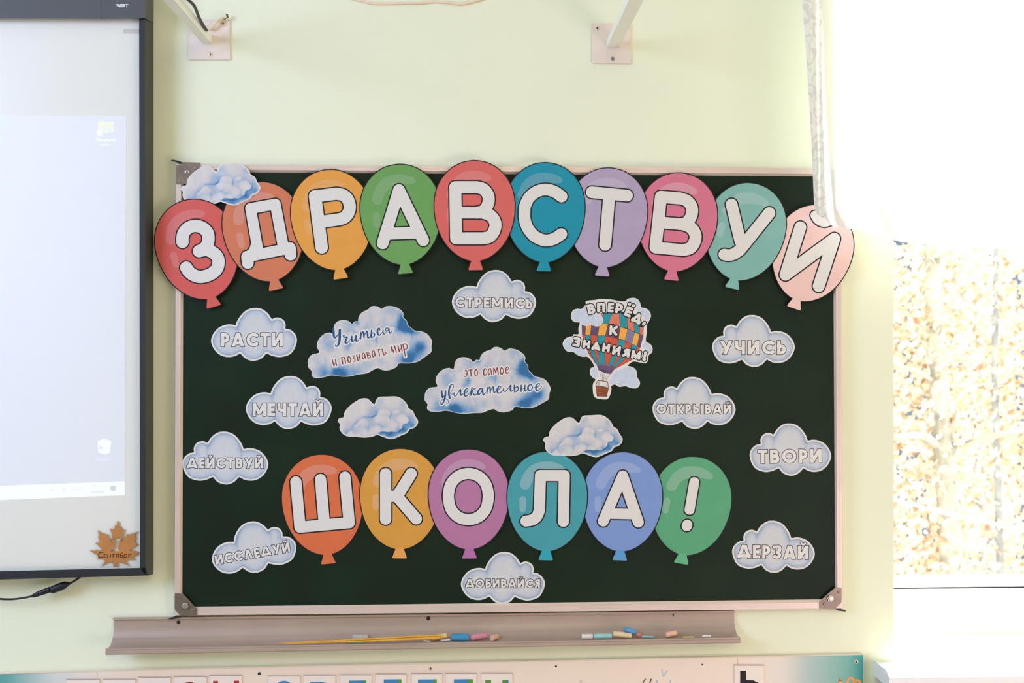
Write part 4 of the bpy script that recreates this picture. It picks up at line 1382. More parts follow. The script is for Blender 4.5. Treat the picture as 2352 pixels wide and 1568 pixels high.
frame_side('frame_rail', ((319.5, 42), (321.5, 1304)), ((333, 42), (334, 1321)), ((352, 48), (352, 1318)), FRM, FRM2)
frame_side('frame_rail', ((334, 1303.5), (XL, 1322)), ((343, 1321), (XL, 1344)), ((345, 1315), (XL, 1332)), FRM, FRM)
w = MB()
w.prism([(XL, -110), (231, -110), (231, 38), (234, 43), (XL, 39)], 0.006, WD + 0.006, FRM3)
w.build('top_housing', wb)
w = MB()
w.prism([(231.8, -110), (334, -110), (334, 42), (236, 43), (231.8, 38.5)], 0.006, WD + 0.006, FRM3)
w.add([P(334, -110, WD + .006), P(334, 42, WD + .006), P(352.5, 54, 0.006), P(352.5, -90, 0.006)], [[0, 1, 2, 3]], mat('housing_side', (0.085, 0.09, 0.07, 1), 0.5, 0.4))
ec = w.build('end_cap', wb)
w = MB()
lg = crop(0, 0, 6.19)
LOGO = mat('silver_print', (0.8, 0.8, 0.82, 1), 0.4, 0.4)
lst = [[(1648, 62), (1690, 98)], [(1664, 60), (1706, 98)], [(1680, 58), (1712, 92)], [(1712, 100), (1714, 60)], [(1730, 100), (1728, 60), (1742, 62), (1744, 98), (1730, 100)], [(1758, 100), (1756, 60), (1774, 62), (1774, 80), (1758, 82), (1778, 100)], [(1782, 62), (1826, 62)], [(1802, 62), (1802, 100)]]
lst = [lg([(x, y, 4.2) for x, y in s]) for s in lst]
X, Y = grid((262, 6, 300, 20), 0.2)
w.slab(contours(X, Y, sd_strokes(X, Y, lst), 0, 0.03), WD + 0.006, WD + 0.0064, LOGO)
w.build('logo', ec)
w = MB()
w.prism([(283, 67), (319, 67), (319, 77), (283, 77)], 0.050, 0.0505, mat('grey_tape', C(205, 199, 190), 0.6, 0.2))
w.build('tape_strip', wb)
# the projected desktop glows on the board
PROJ = mat('projected_blue', (0.74, 0.74, 0.72, 1), 0.35, 0.4, emis=(0.70, 0.78, 1.0, 1), estr=0.14)
PROJW = mat('projected_white', (0.80, 0.80, 0.80, 1), 0.35, 0.4, emis=(0.92, 1.0, 0.98, 1), estr=0.28)
PROJY = mat('projected_yellow', (0.80, 0.79, 0.60, 1), 0.35, 0.4, emis=(1.0, 0.98, 0.70, 1), estr=0.18)
PROJG = mat('projected_grey', (0.66, 0.66, 0.64, 1), 0.4, 0.3, emis=(0.9, 0.95, 0.9, 1), estr=0.10)
PROJB = mat('projected_pale_blue', (0.74, 0.78, 0.8, 1), 0.4, 0.3, emis=(0.8, 0.95, 1.0, 1), estr=0.16)
e0 = 0.0501
w = MB()
w.prism([(-430, 264), (290.5, 266), (287, 1105), (-430, 1131)], e0, e0 + 0.0002, PROJ)
desk = w.build('projected_desktop', wb)
tag(desk, 'pale lavender projected computer desktop')
w = MB()
w.prism([(-430, 1131), (287, 1105), (287, 1137), (-430, 1165)], e0, e0 + 0.0003, PROJW)
cd = crop(0, 980, 6.19)
w.prism(cd([(1565, 842), (1645, 838), (1642, 905), (1610, 915), (1572, 900)]), e0 + .0003, e0 + .0004, PROJG)
for x, y, a, b in ((1290, 830, 70, 18), (1290, 920, 190, 20), (1030, 885, 110, 14), (890, 880, 40, 30), (730, 890, 50, 20)):
    w.prism(cd([(x, y), (x + a, y - 2), (x + a, y + b), (x, y + b)]), e0 + .0003, e0 + .0004, PROJB)
w.build('taskbar', desk)
cf = crop(180, 250, 11.76)
w = MB()
w.prism(cf([(530, 335), (700, 325), (740, 345), (930, 345), (960, 380), (960, 630), (880, 640), (880, 520), (640, 520), (640, 640), (535, 600)]), e0 + .0002, e0 + .0003, PROJY)
w.prism(cf([(640, 520), (880, 520), (880, 640), (815, 640), (815, 580), (680, 580), (680, 640), (640, 640)]), e0 + .0002, e0 + .0003, PROJB)
w.prism(cf([(680, 580), (815, 580), (815, 640), (680, 640)]), e0 + .0002, e0 + .0003, PROJY)
w.prism(cf([(500, 590), (540, 560), (635, 600), (640, 720), (560, 725), (505, 690)]), e0 + .0003, e0 + .0004, PROJW)
w.build('folder_icon', desk)
w = MB()
w.prism(cd([(1385, 205), (1460, 175), (1520, 178), (1582, 210), (1555, 370), (1490, 388), (1400, 368)]), e0 + .0002, e0 + .0003, PROJW)
w.prism(cd([(1405, 290), (1440, 262), (1470, 290), (1470, 320), (1410, 320)]), e0 + .0003, e0 + .0004, PROJB)
w.build('recycle_bin_icon', desk)

MINI = {'Л': [[(0, 1), (.3, 0), (.7, 0), (.7, 1)]], 'о': [[(0, .65), (.25, .35), (.5, .65), (.25, 1), (0, .65)]], 'к': [[(0, .35), (0, 1)], [(.45, .35), (0, .7), (.45, 1)]], 'а': [[(.05, .4), (.45, .4), (.45, 1)], [(.45, .65), (.05, .7), (.05, 1), (.45, .95)]],
        'л': [[(0, 1), (.2, .35), (.5, .35), (.5, 1)]], 'ь': [[(0, .35), (0, 1), (.4, 1), (.4, .65), (0, .65)]], 'н': [[(0, .35), (0, 1)], [(.5, .35), (.5, 1)], [(0, .68), (.5, .68)]], 'я': [[(.5, 1), (.5, .35), (.08, .4), (.08, .65), (.5, .68)], [(.3, .68), (0, 1)]],
        'с': [[(.45, .42), (.2, .35), (0, .65), (.2, 1), (.45, .93)]], 'е': [[(0, .66), (.46, .66), (.4, .38), (.12, .38), (0, .66), (.12, 1), (.45, .95)]], 'т': [[(0, .35), (.5, .35)], [(.25, .35), (.25, 1)]], 'К': [[(0, 0), (0, 1)], [(.55, 0), (.05, .5), (.6, 1)]],
        'р': [[(0, .35), (0, 1.3)], [(0, .38), (.4, .38), (.45, .68), (.3, 1), (0, .98)]], 'з': [[(.05, .4), (.4, .4), (.35, .65), (.15, .66), (.42, .75), (.35, 1), (.02, .95)]], 'и': [[(0, .35), (0, 1), (.5, .35), (.5, 1)]],
        'С': [[(.65, .12), (.35, 0), (.08, .3), (.05, .7), (.3, 1), (.65, .88)]], 'б': [[(.5, -.1), (.15, .2), (.02, .65), (.2, 1), (.45, .9), (.45, .55), (.15, .5)]]}


def mini_text(txt, x, y, h, r, gap=.22, sx=1.0):
    out = []
    for ch in txt:
        g = MINI[ch]
        wmax = max(p[0] for s in g for p in s)
        for s in g:
            out.append([(x + px * h * sx, y + py * h, r) for px, py in s])
        x += (wmax + gap) * h * sx
    return out


for txt, x, y, h, r, mm in (('Локальная', 220, 316.5, 7.5, .62, PROJW), ('сеть', 233, 328.5, 7.0, .62, PROJW), ('Корзина', 220, 1050, 7.0, .6, PROJB)):
    w = MB()
    st = mini_text(txt, x, y, h, r, .22, .98)
    X, Y = grid((x - 4, y - 4, x + 54, y + 14), 0.25)
    w.slab(contours(X, Y, sd_strokes(X, Y, st), 0, 0.04), e0 + .0002, e0 + .0003, mm)
    w.build('icon_caption', desk)

# wooden maple leaf standing in the lower corner of the board
cl = crop(200, 1190, 13.064)
LEAF = [(925, 80), (905, 95), (897, 190), (880, 214), (835, 215), (828, 300), (790, 335), (740, 330), (690, 310), (720, 400), (738, 500), (742, 600), (725, 712), (650, 600), (610, 500), (598, 462), (590, 490), (545, 515), (490, 445), (440, 452), (315, 352), (345, 430), (372, 540), (318, 550), (360, 610), (377, 680), (350, 735),
        (240, 735), (330, 810), (410, 900), (455, 962), (280, 950), (250, 966), (85, 968), (170, 1030), (300, 1100), (322, 1150), (330, 1210), (262, 1222), (400, 1220), (500, 1230), (540, 1270), (520, 1330), (410, 1420), (600, 1332), (700, 1315), (780, 1312), (785, 1440), (890, 1445), (905, 1310), (1000, 1330), (1130, 1370),
        (1262, 1422), (1200, 1360), (1160, 1300), (1180, 1262), (1280, 1240), (1452, 1242), (1350, 1180), (1420, 1120), (1500, 1080), (1566, 1030), (1450, 970), (1290, 977), (1262, 960), (1330, 910), (1430, 840), (1522, 765), (1450, 742), (1410, 700), (1440, 600), (1482, 570), (1430, 545), (1420, 500), (1502, 378), (1400, 450),
        (1310, 460), (1240, 520), (1190, 468), (1170, 530), (1110, 620), (1032, 716), (1040, 640), (1060, 530), (1080, 440), (1132, 328), (1060, 346), (1010, 320), (996, 235), (946, 200), (945, 98)]
ONE = [(770, 620), (850, 602), (960, 566), (990, 572), (960, 690), (928, 900), (962, 986), (700, 986), (730, 966), (790, 932), (822, 870), (866, 650), (780, 636)]
WOOD = mat('plywood', C(186, 126, 68), 0.55, 0.3, noise=0.12, nscale=28)
WOODE = mat('burnt_plywood_edge', C(70, 42, 26), 0.7, 0.2)
leaf = thing('maple_leaf_ornament', 'brown plywood maple leaf with a cut out 1 on the whiteboard edge', 'ornament', P(264, 1300, 0.052))
w = MB()
w.slab([cl(LEAF), cl(ONE)], 0.0515, 0.0545, WOOD, side=WOODE)
w.build('leaf_body', leaf)
w = MB()
st = mini_text('С', 335, 1010, 170, 11, 0, 1.2) + mini_text('ентября', 500, 1032, 140, 9, .20, 1.26)
for q in st:
    for i, p in enumerate(q):
        q[i] = (p[0] + (1110 - p[1]) * 0.06, p[1] + 0.0, p[2])
st = [cl(q) for q in st]
X, Y = grid((222, 1262, 306, 1290), 0.25)
L = sd_strokes(X, Y, st)
w.slab(contours(X, Y, L, 0, 0.04), 0.0545, 0.0547, WOODE)
w.build('lettering', leaf)

# cable hanging under the whiteboard
CAB = mat('black_cable', (0.010, 0.011, 0.012, 1), 0.45, 0.4)
cab = thing('power_cable', 'black cable with an inline connector hanging under the whiteboard', 'cable', P(100, 1360, 0.02))
w = MB()
path = smooth_pts([(-60, 1362, .03), (-10, 1373.5, .03), (20, 1376, .03), (45, 1374, .03), (72, 1369, .03), (95, 1362, .03), (118, 1352, .03), (140, 1346, .03), (160, 1340, .03), (178, 1329, .03), (190, 1320, .03), (196, 1316.5, .03)], 5)
w.tube([P(x, y, d) for x, y, d in path], 2.3 / 1035, CAB, 10)
w.build('cord', cab, True)
w = MB()
w.tube([P(x, y, .03) for x, y in ((71, 1369.5), (80, 1366.5), (90, 1362.5), (115, 1353.5))], [2.6 / 1035, 5 / 1035, 6 / 1035, 6.8 / 1035], CAB, 12)
w.tube([P(x, y, .03) for x, y in ((117, 1355), (121, 1354), (138, 1347.5), (150, 1342.5), (153, 1341.5), (161, 1339))], [7 / 1035, 8.8 / 1035, 9.4 / 1035, 8 / 1035, 6 / 1035, 3 / 1035], CAB, 12)
w.build('connector', cab)

# ------------------------------------------------------------------ brackets on the wall with arms reaching into the room
ARM = mat('cream_paint', C(250, 240, 216, 1.12), 0.45, 0.4, noise=0.02, nscale=20)
PLATE = mat('pinkish_paint', C(232, 218, 203), 0.55, 0.3, noise=0.03, nscale=30)
SCREW = mat('screw_head', C(225, 210, 180), 0.35, 0.5, metal=0.4)
GB_ = 'wall brackets above the board'


def bracket(plate, tip, w_px, h_px, screws, label, duct=False):
    b0 = P(*tip, 0)
    root = thing('wall_bracket', label, 'bracket', P((plate[0][0] + plate[2][0]) / 2, plate[2][1], 0), GB_)
    m_ = MB()
    X, Y = grid((plate[0][0] - 4, plate[0][1] - 4, plate[2][0] + 4, plate[2][1] + 4), 0.7)
    m_.slab(contours(X, Y, sd_poly(X, Y, plate) , 0.0, 0.1), 0.0005, 0.004, PLATE)
    m_.build('wall_plate', root)
    m_ = MB()
    a = P(tip[0], tip[1], 0)
    ww, hh = w_px / 1021, h_px / 1021
    m_.box((a.x, -0.62, a.z), (a.x + ww, -0.004, a.z + hh), ARM)
    m_.build('arm', root)
    if duct:
        m_ = MB()
        m_.box((a.x + ww + 0.0012, -0.62, a.z + 0.002), (a.x + ww + 0.009, -0.004, a.z + hh), ARM)
        m_.box((a.x + ww, -0.62, a.z + 0.003), (a.x + ww + 0.0012, -0.004, a.z + hh), DARKM)
        m_.build('cable_duct', root)
    for x, y, r, mm in screws:
        m_ = MB()
        m_.dome(P(x, y, 0.004), r / 1021, 0.0022, mm)
        cc = P(x, y, 0.0062)
        for k in (0, 1):
            s = r / 1021 * .5
            t = s * .28
            hx, hz = (s, t) if k else (t, s)
            m_.box((cc.x - hx, cc.y - 0.0004, cc.z - hz), (cc.x + hx, cc.y, cc.z + hz), DARKM)
        m_.build('screw', root)
    return root


br1 = bracket([(432, 44), (527.5, 44), (528.5, 137.5), (432.5, 137.5)], (466, 101.5), 21, 20, [(512.6, 54.5, 6.5, SCREW), (483, 124.4, 5.2, SCREW)], 'square pinkish wall plate with slanting arm right of the whiteboard')
bracket([(1359.5, 53.5), (1449, 55), (1448.5, 146.5), (1360, 145)], (1393, 110), 21, 16, [(1371.8, 64.3, 5.2, PLATE), (1407.5, 135.2, 5.2, BOLT)], 'square pinkish wall plate with slanting arm above the lilac balloon', True)
# cable running along the left arm, with its bent insulated end
w = MB()
x0 = P(487, 92, 0)
pts = [(x0.x + .003, -.062, x0.z + .004), (x0.x + .004, -.10, x0.z + .005), (x0.x + .007, -.15, x0.z + .008), (x0.x + .012, -.21, x0.z + .013), (x0.x + .008, -.27, x0.z + .012), (x0.x + .004, -.35, x0.z + .010), (x0.x + .003, -.60, x0.z + .010)]
w.tube(smooth_pts(pts, 5), 0.0032, CAB, 10)
cb = tag(w.build('black_cable', None, True), 'black cable bulging along the upper edge of the left bracket arm', 'cable')
w = MB()
TAPE = mat('cream_insulation', C(228, 214, 170), 0.5, 0.3, noise=0.08, nscale=60)
cc = crop(360, 0, 10.455)
q = cc(smooth_pts([(1190, 650), (1250, 685), (1320, 670), (1380, 600), (1440, 510), (1560, 440), (1680, 385)], 4))
w.tube([P(x, y, .014) for x, y in q], 3.6 / 1021, TAPE, 10)
w.tube([P(x, y, .011) for x, y in cc([(1590, 455), (1660, 425), (1712, 400), (1700, 370), (1665, 350)])], 2.2 / 1021, BLK, 10)
tag(w.build('insulated_wire', None, True), 'cream insulated cable end with a black tip at the left bracket plate', 'cable')
# pale cord on the wall at the top edge
w = MB()
q = smooth_pts([(795, -6), (835, 3), (855, 7.5), (880, 8.3), (930, 7.3), (975, 6.3), (995, 3.6), (1030, 6.0), (1052, 9.3), (1078, 6), (1115, -4)], 4)
w.tube([P(x, y, .003) for x, y in q], 2.6 / 1021, mat('pink_cord', C(243, 218, 192), 0.6, 0.2), 10)
tag(w.build('hanging_cable', None, True), 'pale pink cable sagging along the wall at the top edge', 'cable')

# ------------------------------------------------------------------ poster board with letter cards along the bottom edge
def poster_material():
    m_ = bpy.data.materials.new('poster_print')
    m_.use_nodes = True
    t = m_.node_tree
    b = t.nodes['Principled BSDF']
    b.inputs['Roughness'].default_value = 0.35
    b.inputs['Specular IOR Level'].default_value = 0.35
    tc = t.nodes.new('ShaderNodeTexCoord')
    sx = t.nodes.new('ShaderNodeSeparateXYZ')
    t.links.new(tc.outputs['Object'], sx.inputs[0])
    cr = t.nodes.new('ShaderNodeValToRGB')
    mr = t.nodes.new('ShaderNodeMapRange')
    xa, xb = P(-60, 1550).x - P(960, 1568).x, P(1983, 1520).x - P(960, 1568).x
    mr.inputs['From Min'].default_value = xa
    mr.inputs['From Max'].default_value = xb
    t.links.new(sx.outputs['X'], mr.inputs['Value'])
    t.links.new(mr.outputs[0], cr.inputs[0])
    f = lambda px: (px + 60) / 2043.0
    st_ = [(f(-30), C(60, 150, 145)), (f(25), C(110, 172, 166)), (f(120), C(214, 218, 212)), (f(215), C(240, 225, 208)), (f(300), C(244, 224, 202)), (f(1700), C(246, 226, 206)), (f(1790), C(232, 222, 208)), (f(1850), C(176, 198, 190)), (f(1940), C(110, 176, 160)), (f(1975), C(28, 150, 145))]
    e = cr.color_ramp.elements
    e[0].position, e[0].color = st_[0]
    e[1].position, e[1].color = st_[-1]
    for p, c in st_[1:-1]:
        k = e.new(p)
        k.color = c
    t.links.new(cr.outputs[0], b.inputs['Base Color'])
    return m_


PD = 0.010
ptop = lambda x: 1547.0 - 44.0 * (x / 1983.0) ** 0.92 if x > 0 else 1547 - x * 0.03
poster = thing('alphabet_poster', 'cream alphabet poster with teal ends and letter cards below the chalk tray', 'poster', P(960, 1568, 0))
w = MB()
xs = [-60, 0, 120, 250, 400, 600, 800, 1000, 1200, 1400, 1600, 1800, 1983]
PM = poster_material()
w.prism([(x, ptop(x)) for x in xs] + [(1984, 2000), (-60, 2000)], 0.001, PD, PM)
EDGE = mat('poster_edge', C(232, 210, 186), 0.5, 0.3)
w.build('poster_sheet', poster)
w = MB()
q = [(x, ptop(x)) for x in xs]
w.prism([(x, y - 2.0) for x, y in q] + [(x, y + 0.6) for x, y in q[::-1]], 0.001, PD + 0.001, EDGE)
w.build('edge_strip', poster)
for x in (222, 1694):
    w = MB()
    w.prism([(x, ptop(x) + 1), (x + 1.2, ptop(x) + 1), (x + 1.2, 2000), (x, 2000)], PD, PD + 0.0004, mat('seam', C(205, 185, 165), 0.6, 0.2))
    w.build('seam', poster)
for x, y, r in ((595.5, 1546.2, 3.4), (988.7, 1534.5, 4.2), (1277, 1529.7, 2.4), (1613.3, 1525.8, 1.8), (1967, 1519.5, 4.5)):
    w = MB()
    w.dome(P(x, y, PD), r / 1021, 0.0016, SCREW if r > 4 else DARKM)
    w.dome(P(x, y, PD + 0.0015), r * .5 / 1021, 0.0005, DARKM)
    w.build('screw', poster)
# marks drawn on the poster
cm = crop(1250, 1490, 4.612)
CHB = mat('blue_crayon', C(176, 196, 200), 0.8, 0.1)
CHK = mat('brown_crayon', C(96, 64, 56), 0.8, 0.1)
for s, r, mm in (([(1248, 215), (1252, 260), (1262, 292), (1302, 228)], 5, CHB), ([(1190, 335), (1200, 375)], 9, CHB), ([(1340, 330), (1330, 375)], 7, CHB), ([(1072, 318), (1030, 380)], 5, CHK), ([(1132, 320), (1112, 380)], 6, CHK),
                 ([(372, 335), (400, 335), (398, 352), (376, 352)], 4, mat('grey_crayon', C(205, 196, 182), 0.8, 0.1))):
    w = MB()
    st = cm([(x, y, r) for x, y in s])
    X, Y = grid((min(p[0] for p in st) - 3, min(p[1] for p in st) - 3, max(p[0] for p in st) + 3, max(p[1] for p in st) + 3), 0.3)
    w.slab(contours(X, Y, sd_strokes(X, Y, [st]), 0, 0.04), PD, PD + 0.0003, mm)
    w.build('crayon_mark', poster)
w = MB()
cp = crop(1700, 1480, 5.88)
ORG = mat('orange_print', C(244, 164, 74), 0.5, 0.3)
w.prism(cp([(1342, 452), (1385, 510), (1320, 520)]), PD, PD + 0.0003, mat('red_pencil_print', C(214, 92, 62), 0.5, 0.3))
w.prism(cp([(1320, 520), (1352, 495), (1385, 512), (1420, 620), (1320, 620)]), PD, PD + 0.0004, mat('yellow_pencil_print', C(246, 214, 112), 0.5, 0.3))
for s in ([(1430, 600), (1450, 500), (1480, 455), (1515, 452), (1535, 490), (1520, 560)], [(1530, 580), (1560, 490), (1600, 485), (1625, 520), (1630, 600)]):
    st = cp([(x, y, 15) for x, y in smooth_pts(s, 4)])
    X, Y = grid((min(p[0] for p in st) - 4, min(p[1] for p in st) - 4, max(p[0] for p in st) + 4, max(p[1] for p in st) + 4), 0.4)
    w.slab(contours(X, Y, sd_strokes(X, Y, [st]), 0, 0.05), PD, PD + 0.0003, ORG)
w.build('pencil_drawing', poster)

CARD = mat('card_paper', C(244, 230, 216), 0.5, 0.3)
CARDSH = mat('card_top_shade', C(186, 164, 152), 0.5, 0.3)
CRED, CBLU, CGRN = mat('card_red', C(176, 44, 44), 0.5, 0.3), mat('card_blue', C(66, 136, 188), 0.5, 0.3), mat('card_green', C(88, 152, 58), 0.5, 0.3)


def letter_card(x0, x1, y, prints, label, group):
    root = thing('letter_card', label, 'card', P((x0 + x1) / 2, y + 100, PD), group)
    m_ = MB()
    m_.prism([(x0, y), (x1, y), (x1, y + 110), (x0, y + 110)], PD, PD + 0.003, CARD)
    m_.prism([(x0 - .8, y - 1.6), (x1 + .8, y - 1.6), (x1 + .8, y + .3), (x0 - .8, y + .3)], PD, PD + 0.0038, CARDSH)  # strip painted as the clear pocket's shadow above the card
    m_.build('card', root)
    if prints:
        m_ = MB()
        for k, (mm, q) in enumerate(prints):
            m_.prism(q, PD + 0.003, PD + 0.0033 + 0.0001 * k, mm)
        m_.build('letter', root)


def ring(cx, cy, r, r2):
    return [(cx + r * math.cos(t * math.pi / 12), cy + r2 * math.sin(t * math.pi / 12)) for t in range(24)]


GR, GBU = 'plain and red letter cards', 'blue and green letter cards'
letter_card(153.5, 228.5, 1560.5, None, 'leftmost blank topped card on the alphabet poster', GR)
letter_card(237, 310.5, 1560, None, 'second blank topped card from the left on the poster', GR)
letter_card(318.5, 391.5, 1555.5, None, 'blank topped card just left of the rounded red letter', GR)
letter_card(400.5, 473.8, 1554, [(CRED, ring(436, 1594, 27, 28.5)), (CARD, ring(436, 1594, 16, 18))], 'card with the rounded top of a red letter', GR)
letter_card(482, 555, 1551.5, [(CRED, [(489.5, 1563.5), (500.5, 1563.2), (500.5, 1640), (489.5, 1640)]), (CRED, [(537, 1563), (549, 1562.7), (549, 1640), (537, 1640)])], 'card with two red upright strokes', GR)
letter_card(616.5, 688.5, 1552.8, [(CBLU, ring(652.5, 1594, 27, 31)), (CARD, ring(652.5, 1594, 15, 19))], 'card with the round top of a blue letter at the screw', GBU)
letter_card(698, 769.5, 1551, [(CBLU, [(712.5, 1566), (735, 1565), (752, 1568), (762, 1580), (762, 1640), (712.5, 1640)])], 'card with a blue letter curving on the right', GBU)
letter_card(781, 853, 1550.2, [(CBLU, [(801.5, 1562.7), (838, 1562.2), (832, 1640), (801.5, 1640)]), (CGRN, [(836, 1562.3), (841, 1562.3), (841, 1640), (826, 1640)])], 'card with a blue letter having a narrow green right edge', GBU)
letter_card(863.5, 932.5, 1547.8, [(CBLU, [(881.5, 1560), (917, 1559.6), (904, 1580), (881.5, 1640)]), (CGRN, [(917, 1559.6), (922, 1559.6), (922, 1640), (896, 1590)])], 'blue and green letter card left of the screw', GBU)
letter_card(946, 1015, 1547, [(CBLU, [(960, 1560.2), (1003, 1559.8), (993, 1578), (960, 1640)]), (CGRN, [(998, 1559.8), (1003, 1559.8), (1003, 1640), (985, 1590)])], 'blue and green letter card right under the screw', GBU)
letter_card(1024, 1094, 1546.6, [(CBLU, [(1042.5, 1559.8), (1077, 1559.4), (1064, 1590), (1042.5, 1640)]), (CGRN, [(1077, 1559.4), (1086, 1559.4), (1086, 1640), (1060, 1590)])], 'letter card with a wide green corner on blue', GBU)
letter_card(1106.5, 1176.5, 1546.4, [(CGRN, [(1114.5, 1561.4), (1128, 1561.2), (1128, 1640), (1114.5, 1640)]), (CGRN, [(1154, 1561), (1164, 1561), (1158, 1640), (1154, 1640)]), (CBLU, [(1164, 1561), (1168, 1561), (1168, 1640), (1158, 1640)])], 'card with two green upright strokes at the row end', GBU)
letter_card(1687, 1754.5, 1528, [(INK, [(1700, 1540), (1713.6, 1539.8), (1713.6, 1561.5), (1730, 1562), (1741, 1567), (1748, 1580), (1747, 1596), (1741, 1606), (1730, 1610), (1700, 1610)]), (CARD, [(1713.6, 1574), (1726, 1574), (1732, 1578), (1734.5, 1586), (1732, 1594), (1726, 1598), (1713.6, 1598)])], 'single card with a black soft sign near the teal end', 'black letter card')

# ------------------------------------------------------------------ lace curtain
def sheer_material(name, transp, lace):
    m_ = bpy.data.materials.new(name)
    m_.use_nodes = True
    t = m_.node_tree
    t.nodes.clear()
    o = t.nodes.new('ShaderNodeOutputMaterial')
    d = t.nodes.new('ShaderNodeBsdfDiffuse')
    d.inputs[0].default_value = (0.93, 0.93, 0.91, 1)
    tl_ = t.nodes.new('ShaderNodeBsdfTranslucent')
    tl_.inputs[0].default_value = (0.95, 0.95, 0.93, 1)
    mx_ = t.nodes.new('ShaderNodeMixShader')
    mx_.inputs[0].default_value = 0.55
    t.links.new(d.outputs[0], mx_.inputs[1])
    t.links.new(tl_.outputs[0], mx_.inputs[2])
    tp = t.nodes.new('ShaderNodeBsdfTransparent')
    m2 = t.nodes.new('ShaderNodeMixShader')
    m2.inputs[0].default_value = transp
    t.links.new(mx_.outputs[0], m2.inputs[1])
    t.links.new(tp.outputs[0], m2.inputs[2])
    t.links.new(m2.outputs[0], o.inputs[0])
    if lace:        # woven flowers: denser, greyer thread
        tc = t.nodes.new('ShaderNodeTexCoord')
        vo = t.nodes.new('ShaderNodeTexVoronoi')
        vo.feature = 'F1'
        vo.inputs['Scale'].default_value = 26
        n_ = t.nodes.new('ShaderNodeTexNoise')
        n_.inputs['Scale'].default_value = 18
        t.links.new(tc.outputs['Object'], n_.inputs['Vector'])
        ad = t.nodes.new('ShaderNodeMixRGB')
        ad.inputs[0].default_value = 0.10
        t.links.new(tc.outputs['Object'], ad.inputs[1])
        t.links.new(n_.outputs['Color'], ad.inputs[2])
        t.links.new(ad.outputs[0], vo.inputs['Vector'])
        wv = t.nodes.new('ShaderNodeMath')
        wv.operation = 'PINGPONG'
        wv.inputs[1].default_value = 0.22
        t.links.new(vo.outputs['Distance'], wv.inputs[0])
        r_ = t.nodes.new('ShaderNodeValToRGB')
        r_.color_ramp.elements[0].position = 0.06
        r_.color_ramp.elements[0].color = (0.80, 0.79, 0.82, 1)
        r_.color_ramp.elements[1].position = 0.11
        r_.color_ramp.elements[1].color = (0.93, 0.93, 0.91, 1)
        t.links.new(wv.outputs[0], r_.inputs[0])
        t.links.new(r_.outputs[0], d.inputs[0])
        t.links.new(r_.outputs[0], tl_.inputs[0])
    return m_


SHEER = sheer_material('sheer_cloth', 0.16, False)
LACE = sheer_material('lace_cloth', 0.05, True)


def interp(x, pts):
    for (a, b), (c, e) in zip(pts[:-1], pts[1:]):
        if x <= c:
            return b + (e - b) * max(0, (x - a)) / (c - a)
    return pts[-1][1]


LEFT = [(-300, 1826), (0, 1843), (150, 1854), (350, 1866), (480, 1871), (530, 1900)]
HEM = [(1840, 478), (1872, 488), (1905, 522), (1950, 528), (2050, 556), (2200, 568), (2900, 590)]
curt = thing('lace_curtain', 'white lace curtain hanging in front of the window and board corner', 'curtain', P(2100, 560, .12))
w = MB()
NU, NV = 150, 60
vs = []
for i in range(NU + 1):
    u = i / NU
    for j in range(NV + 1):
        v = j / NV
        xh = 1874 + (2860 - 1874) * u
        yh = interp(xh, HEM)
        y = -300 + (yh + 300) * v
        xl = interp(y, LEFT)
        x = xl + (2860 - xl) * u
        dd = 0.115 + 0.008 * math.sin(u * 60 + 0.6 * math.sin(v * 3)) * (0.5 + 0.5 * v) + 0.002 * math.sin(u * 170 + 2)
        vs.append(P(x, y, dd))
fs = []
for i in range(NU):
    for j in range(NV):
        a = i * (NV + 1) + j
        fs.append([a, a + 1, a + NV + 2, a + NV + 1])
w.add(vs, fs, SHEER)
w.build('sheer_panel', curt, True)
w = MB()
vs = []
NU, NV = 14, 70
RIGHT = [(-300, 1884), (0, 1888), (200, 1894), (350, 1903), (450, 1912), (524, 1918)]
for i in range(NU + 1):
    u = i / NU
    for j in range(NV + 1):
        v = j / NV
        yh = 486 + 38 * min(1, u * 1.25) + 3 * math.sin(u * 14)
        y = -300 + (yh + 300) * v
        xl, xr = interp(y, LEFT), interp(y, RIGHT)
        if y > 486:
            xl = 1871 + (y - 486) * 0.85
        x = xl - 1 + (xr - xl + 1) * u
        dd = 0.146 + 0.008 * math.sin(u * 5 + v * 2) + 0.004 * math.sin(u * 13 + v * 9) + 0.003 * math.sin(v * 40 + u * 5) * (v > .8)
        vs.append(P(x, y, dd))
fs = []
for i in range(NU):
    for j in range(NV):
        a = i * (NV + 1) + j
        fs.append([a, a + 1, a + NV + 2, a + NV + 1])
w.add(vs, fs, LACE)
w.build('lace_border', curt, True)

# ------------------------------------------------------------------ outside: autumn trees, a cable, an added dark backdrop behind
random.seed(7)
BARK = mat('tree_bark', (0.30, 0.27, 0.22, 1), 0.9, 0.1, noise=0.45, nscale=9, bump=0.6, bscale=30)
BARK2 = mat('grey_bark', (0.20, 0.20, 0.19, 1), 0.9, 0.1, noise=0.4, nscale=9, bump=0.6, bscale=30)
LV = [mat('leaf_' + n_, c_, 0.6, 0.2) for n_, c_ in (('tan', (0.49, 0.36, 0.25, 1)), ('gold', (0.56, 0.44, 0.29, 1)), ('rust', (0.38, 0.20, 0.12, 1)), ('pale', (0.64, 0.57, 0.48, 1)))]
tag(MB().build('ground') if False else (lambda mb: (mb.box((-12, 0.3, -3.0), (25, 30, -2.9), mat('autumn_ground', (0.40, 0.33, 0.2, 1), 0.9, 0.1, noise=0.3, nscale=3)), mb.build('ground'))[1])(MB()), kind='structure')


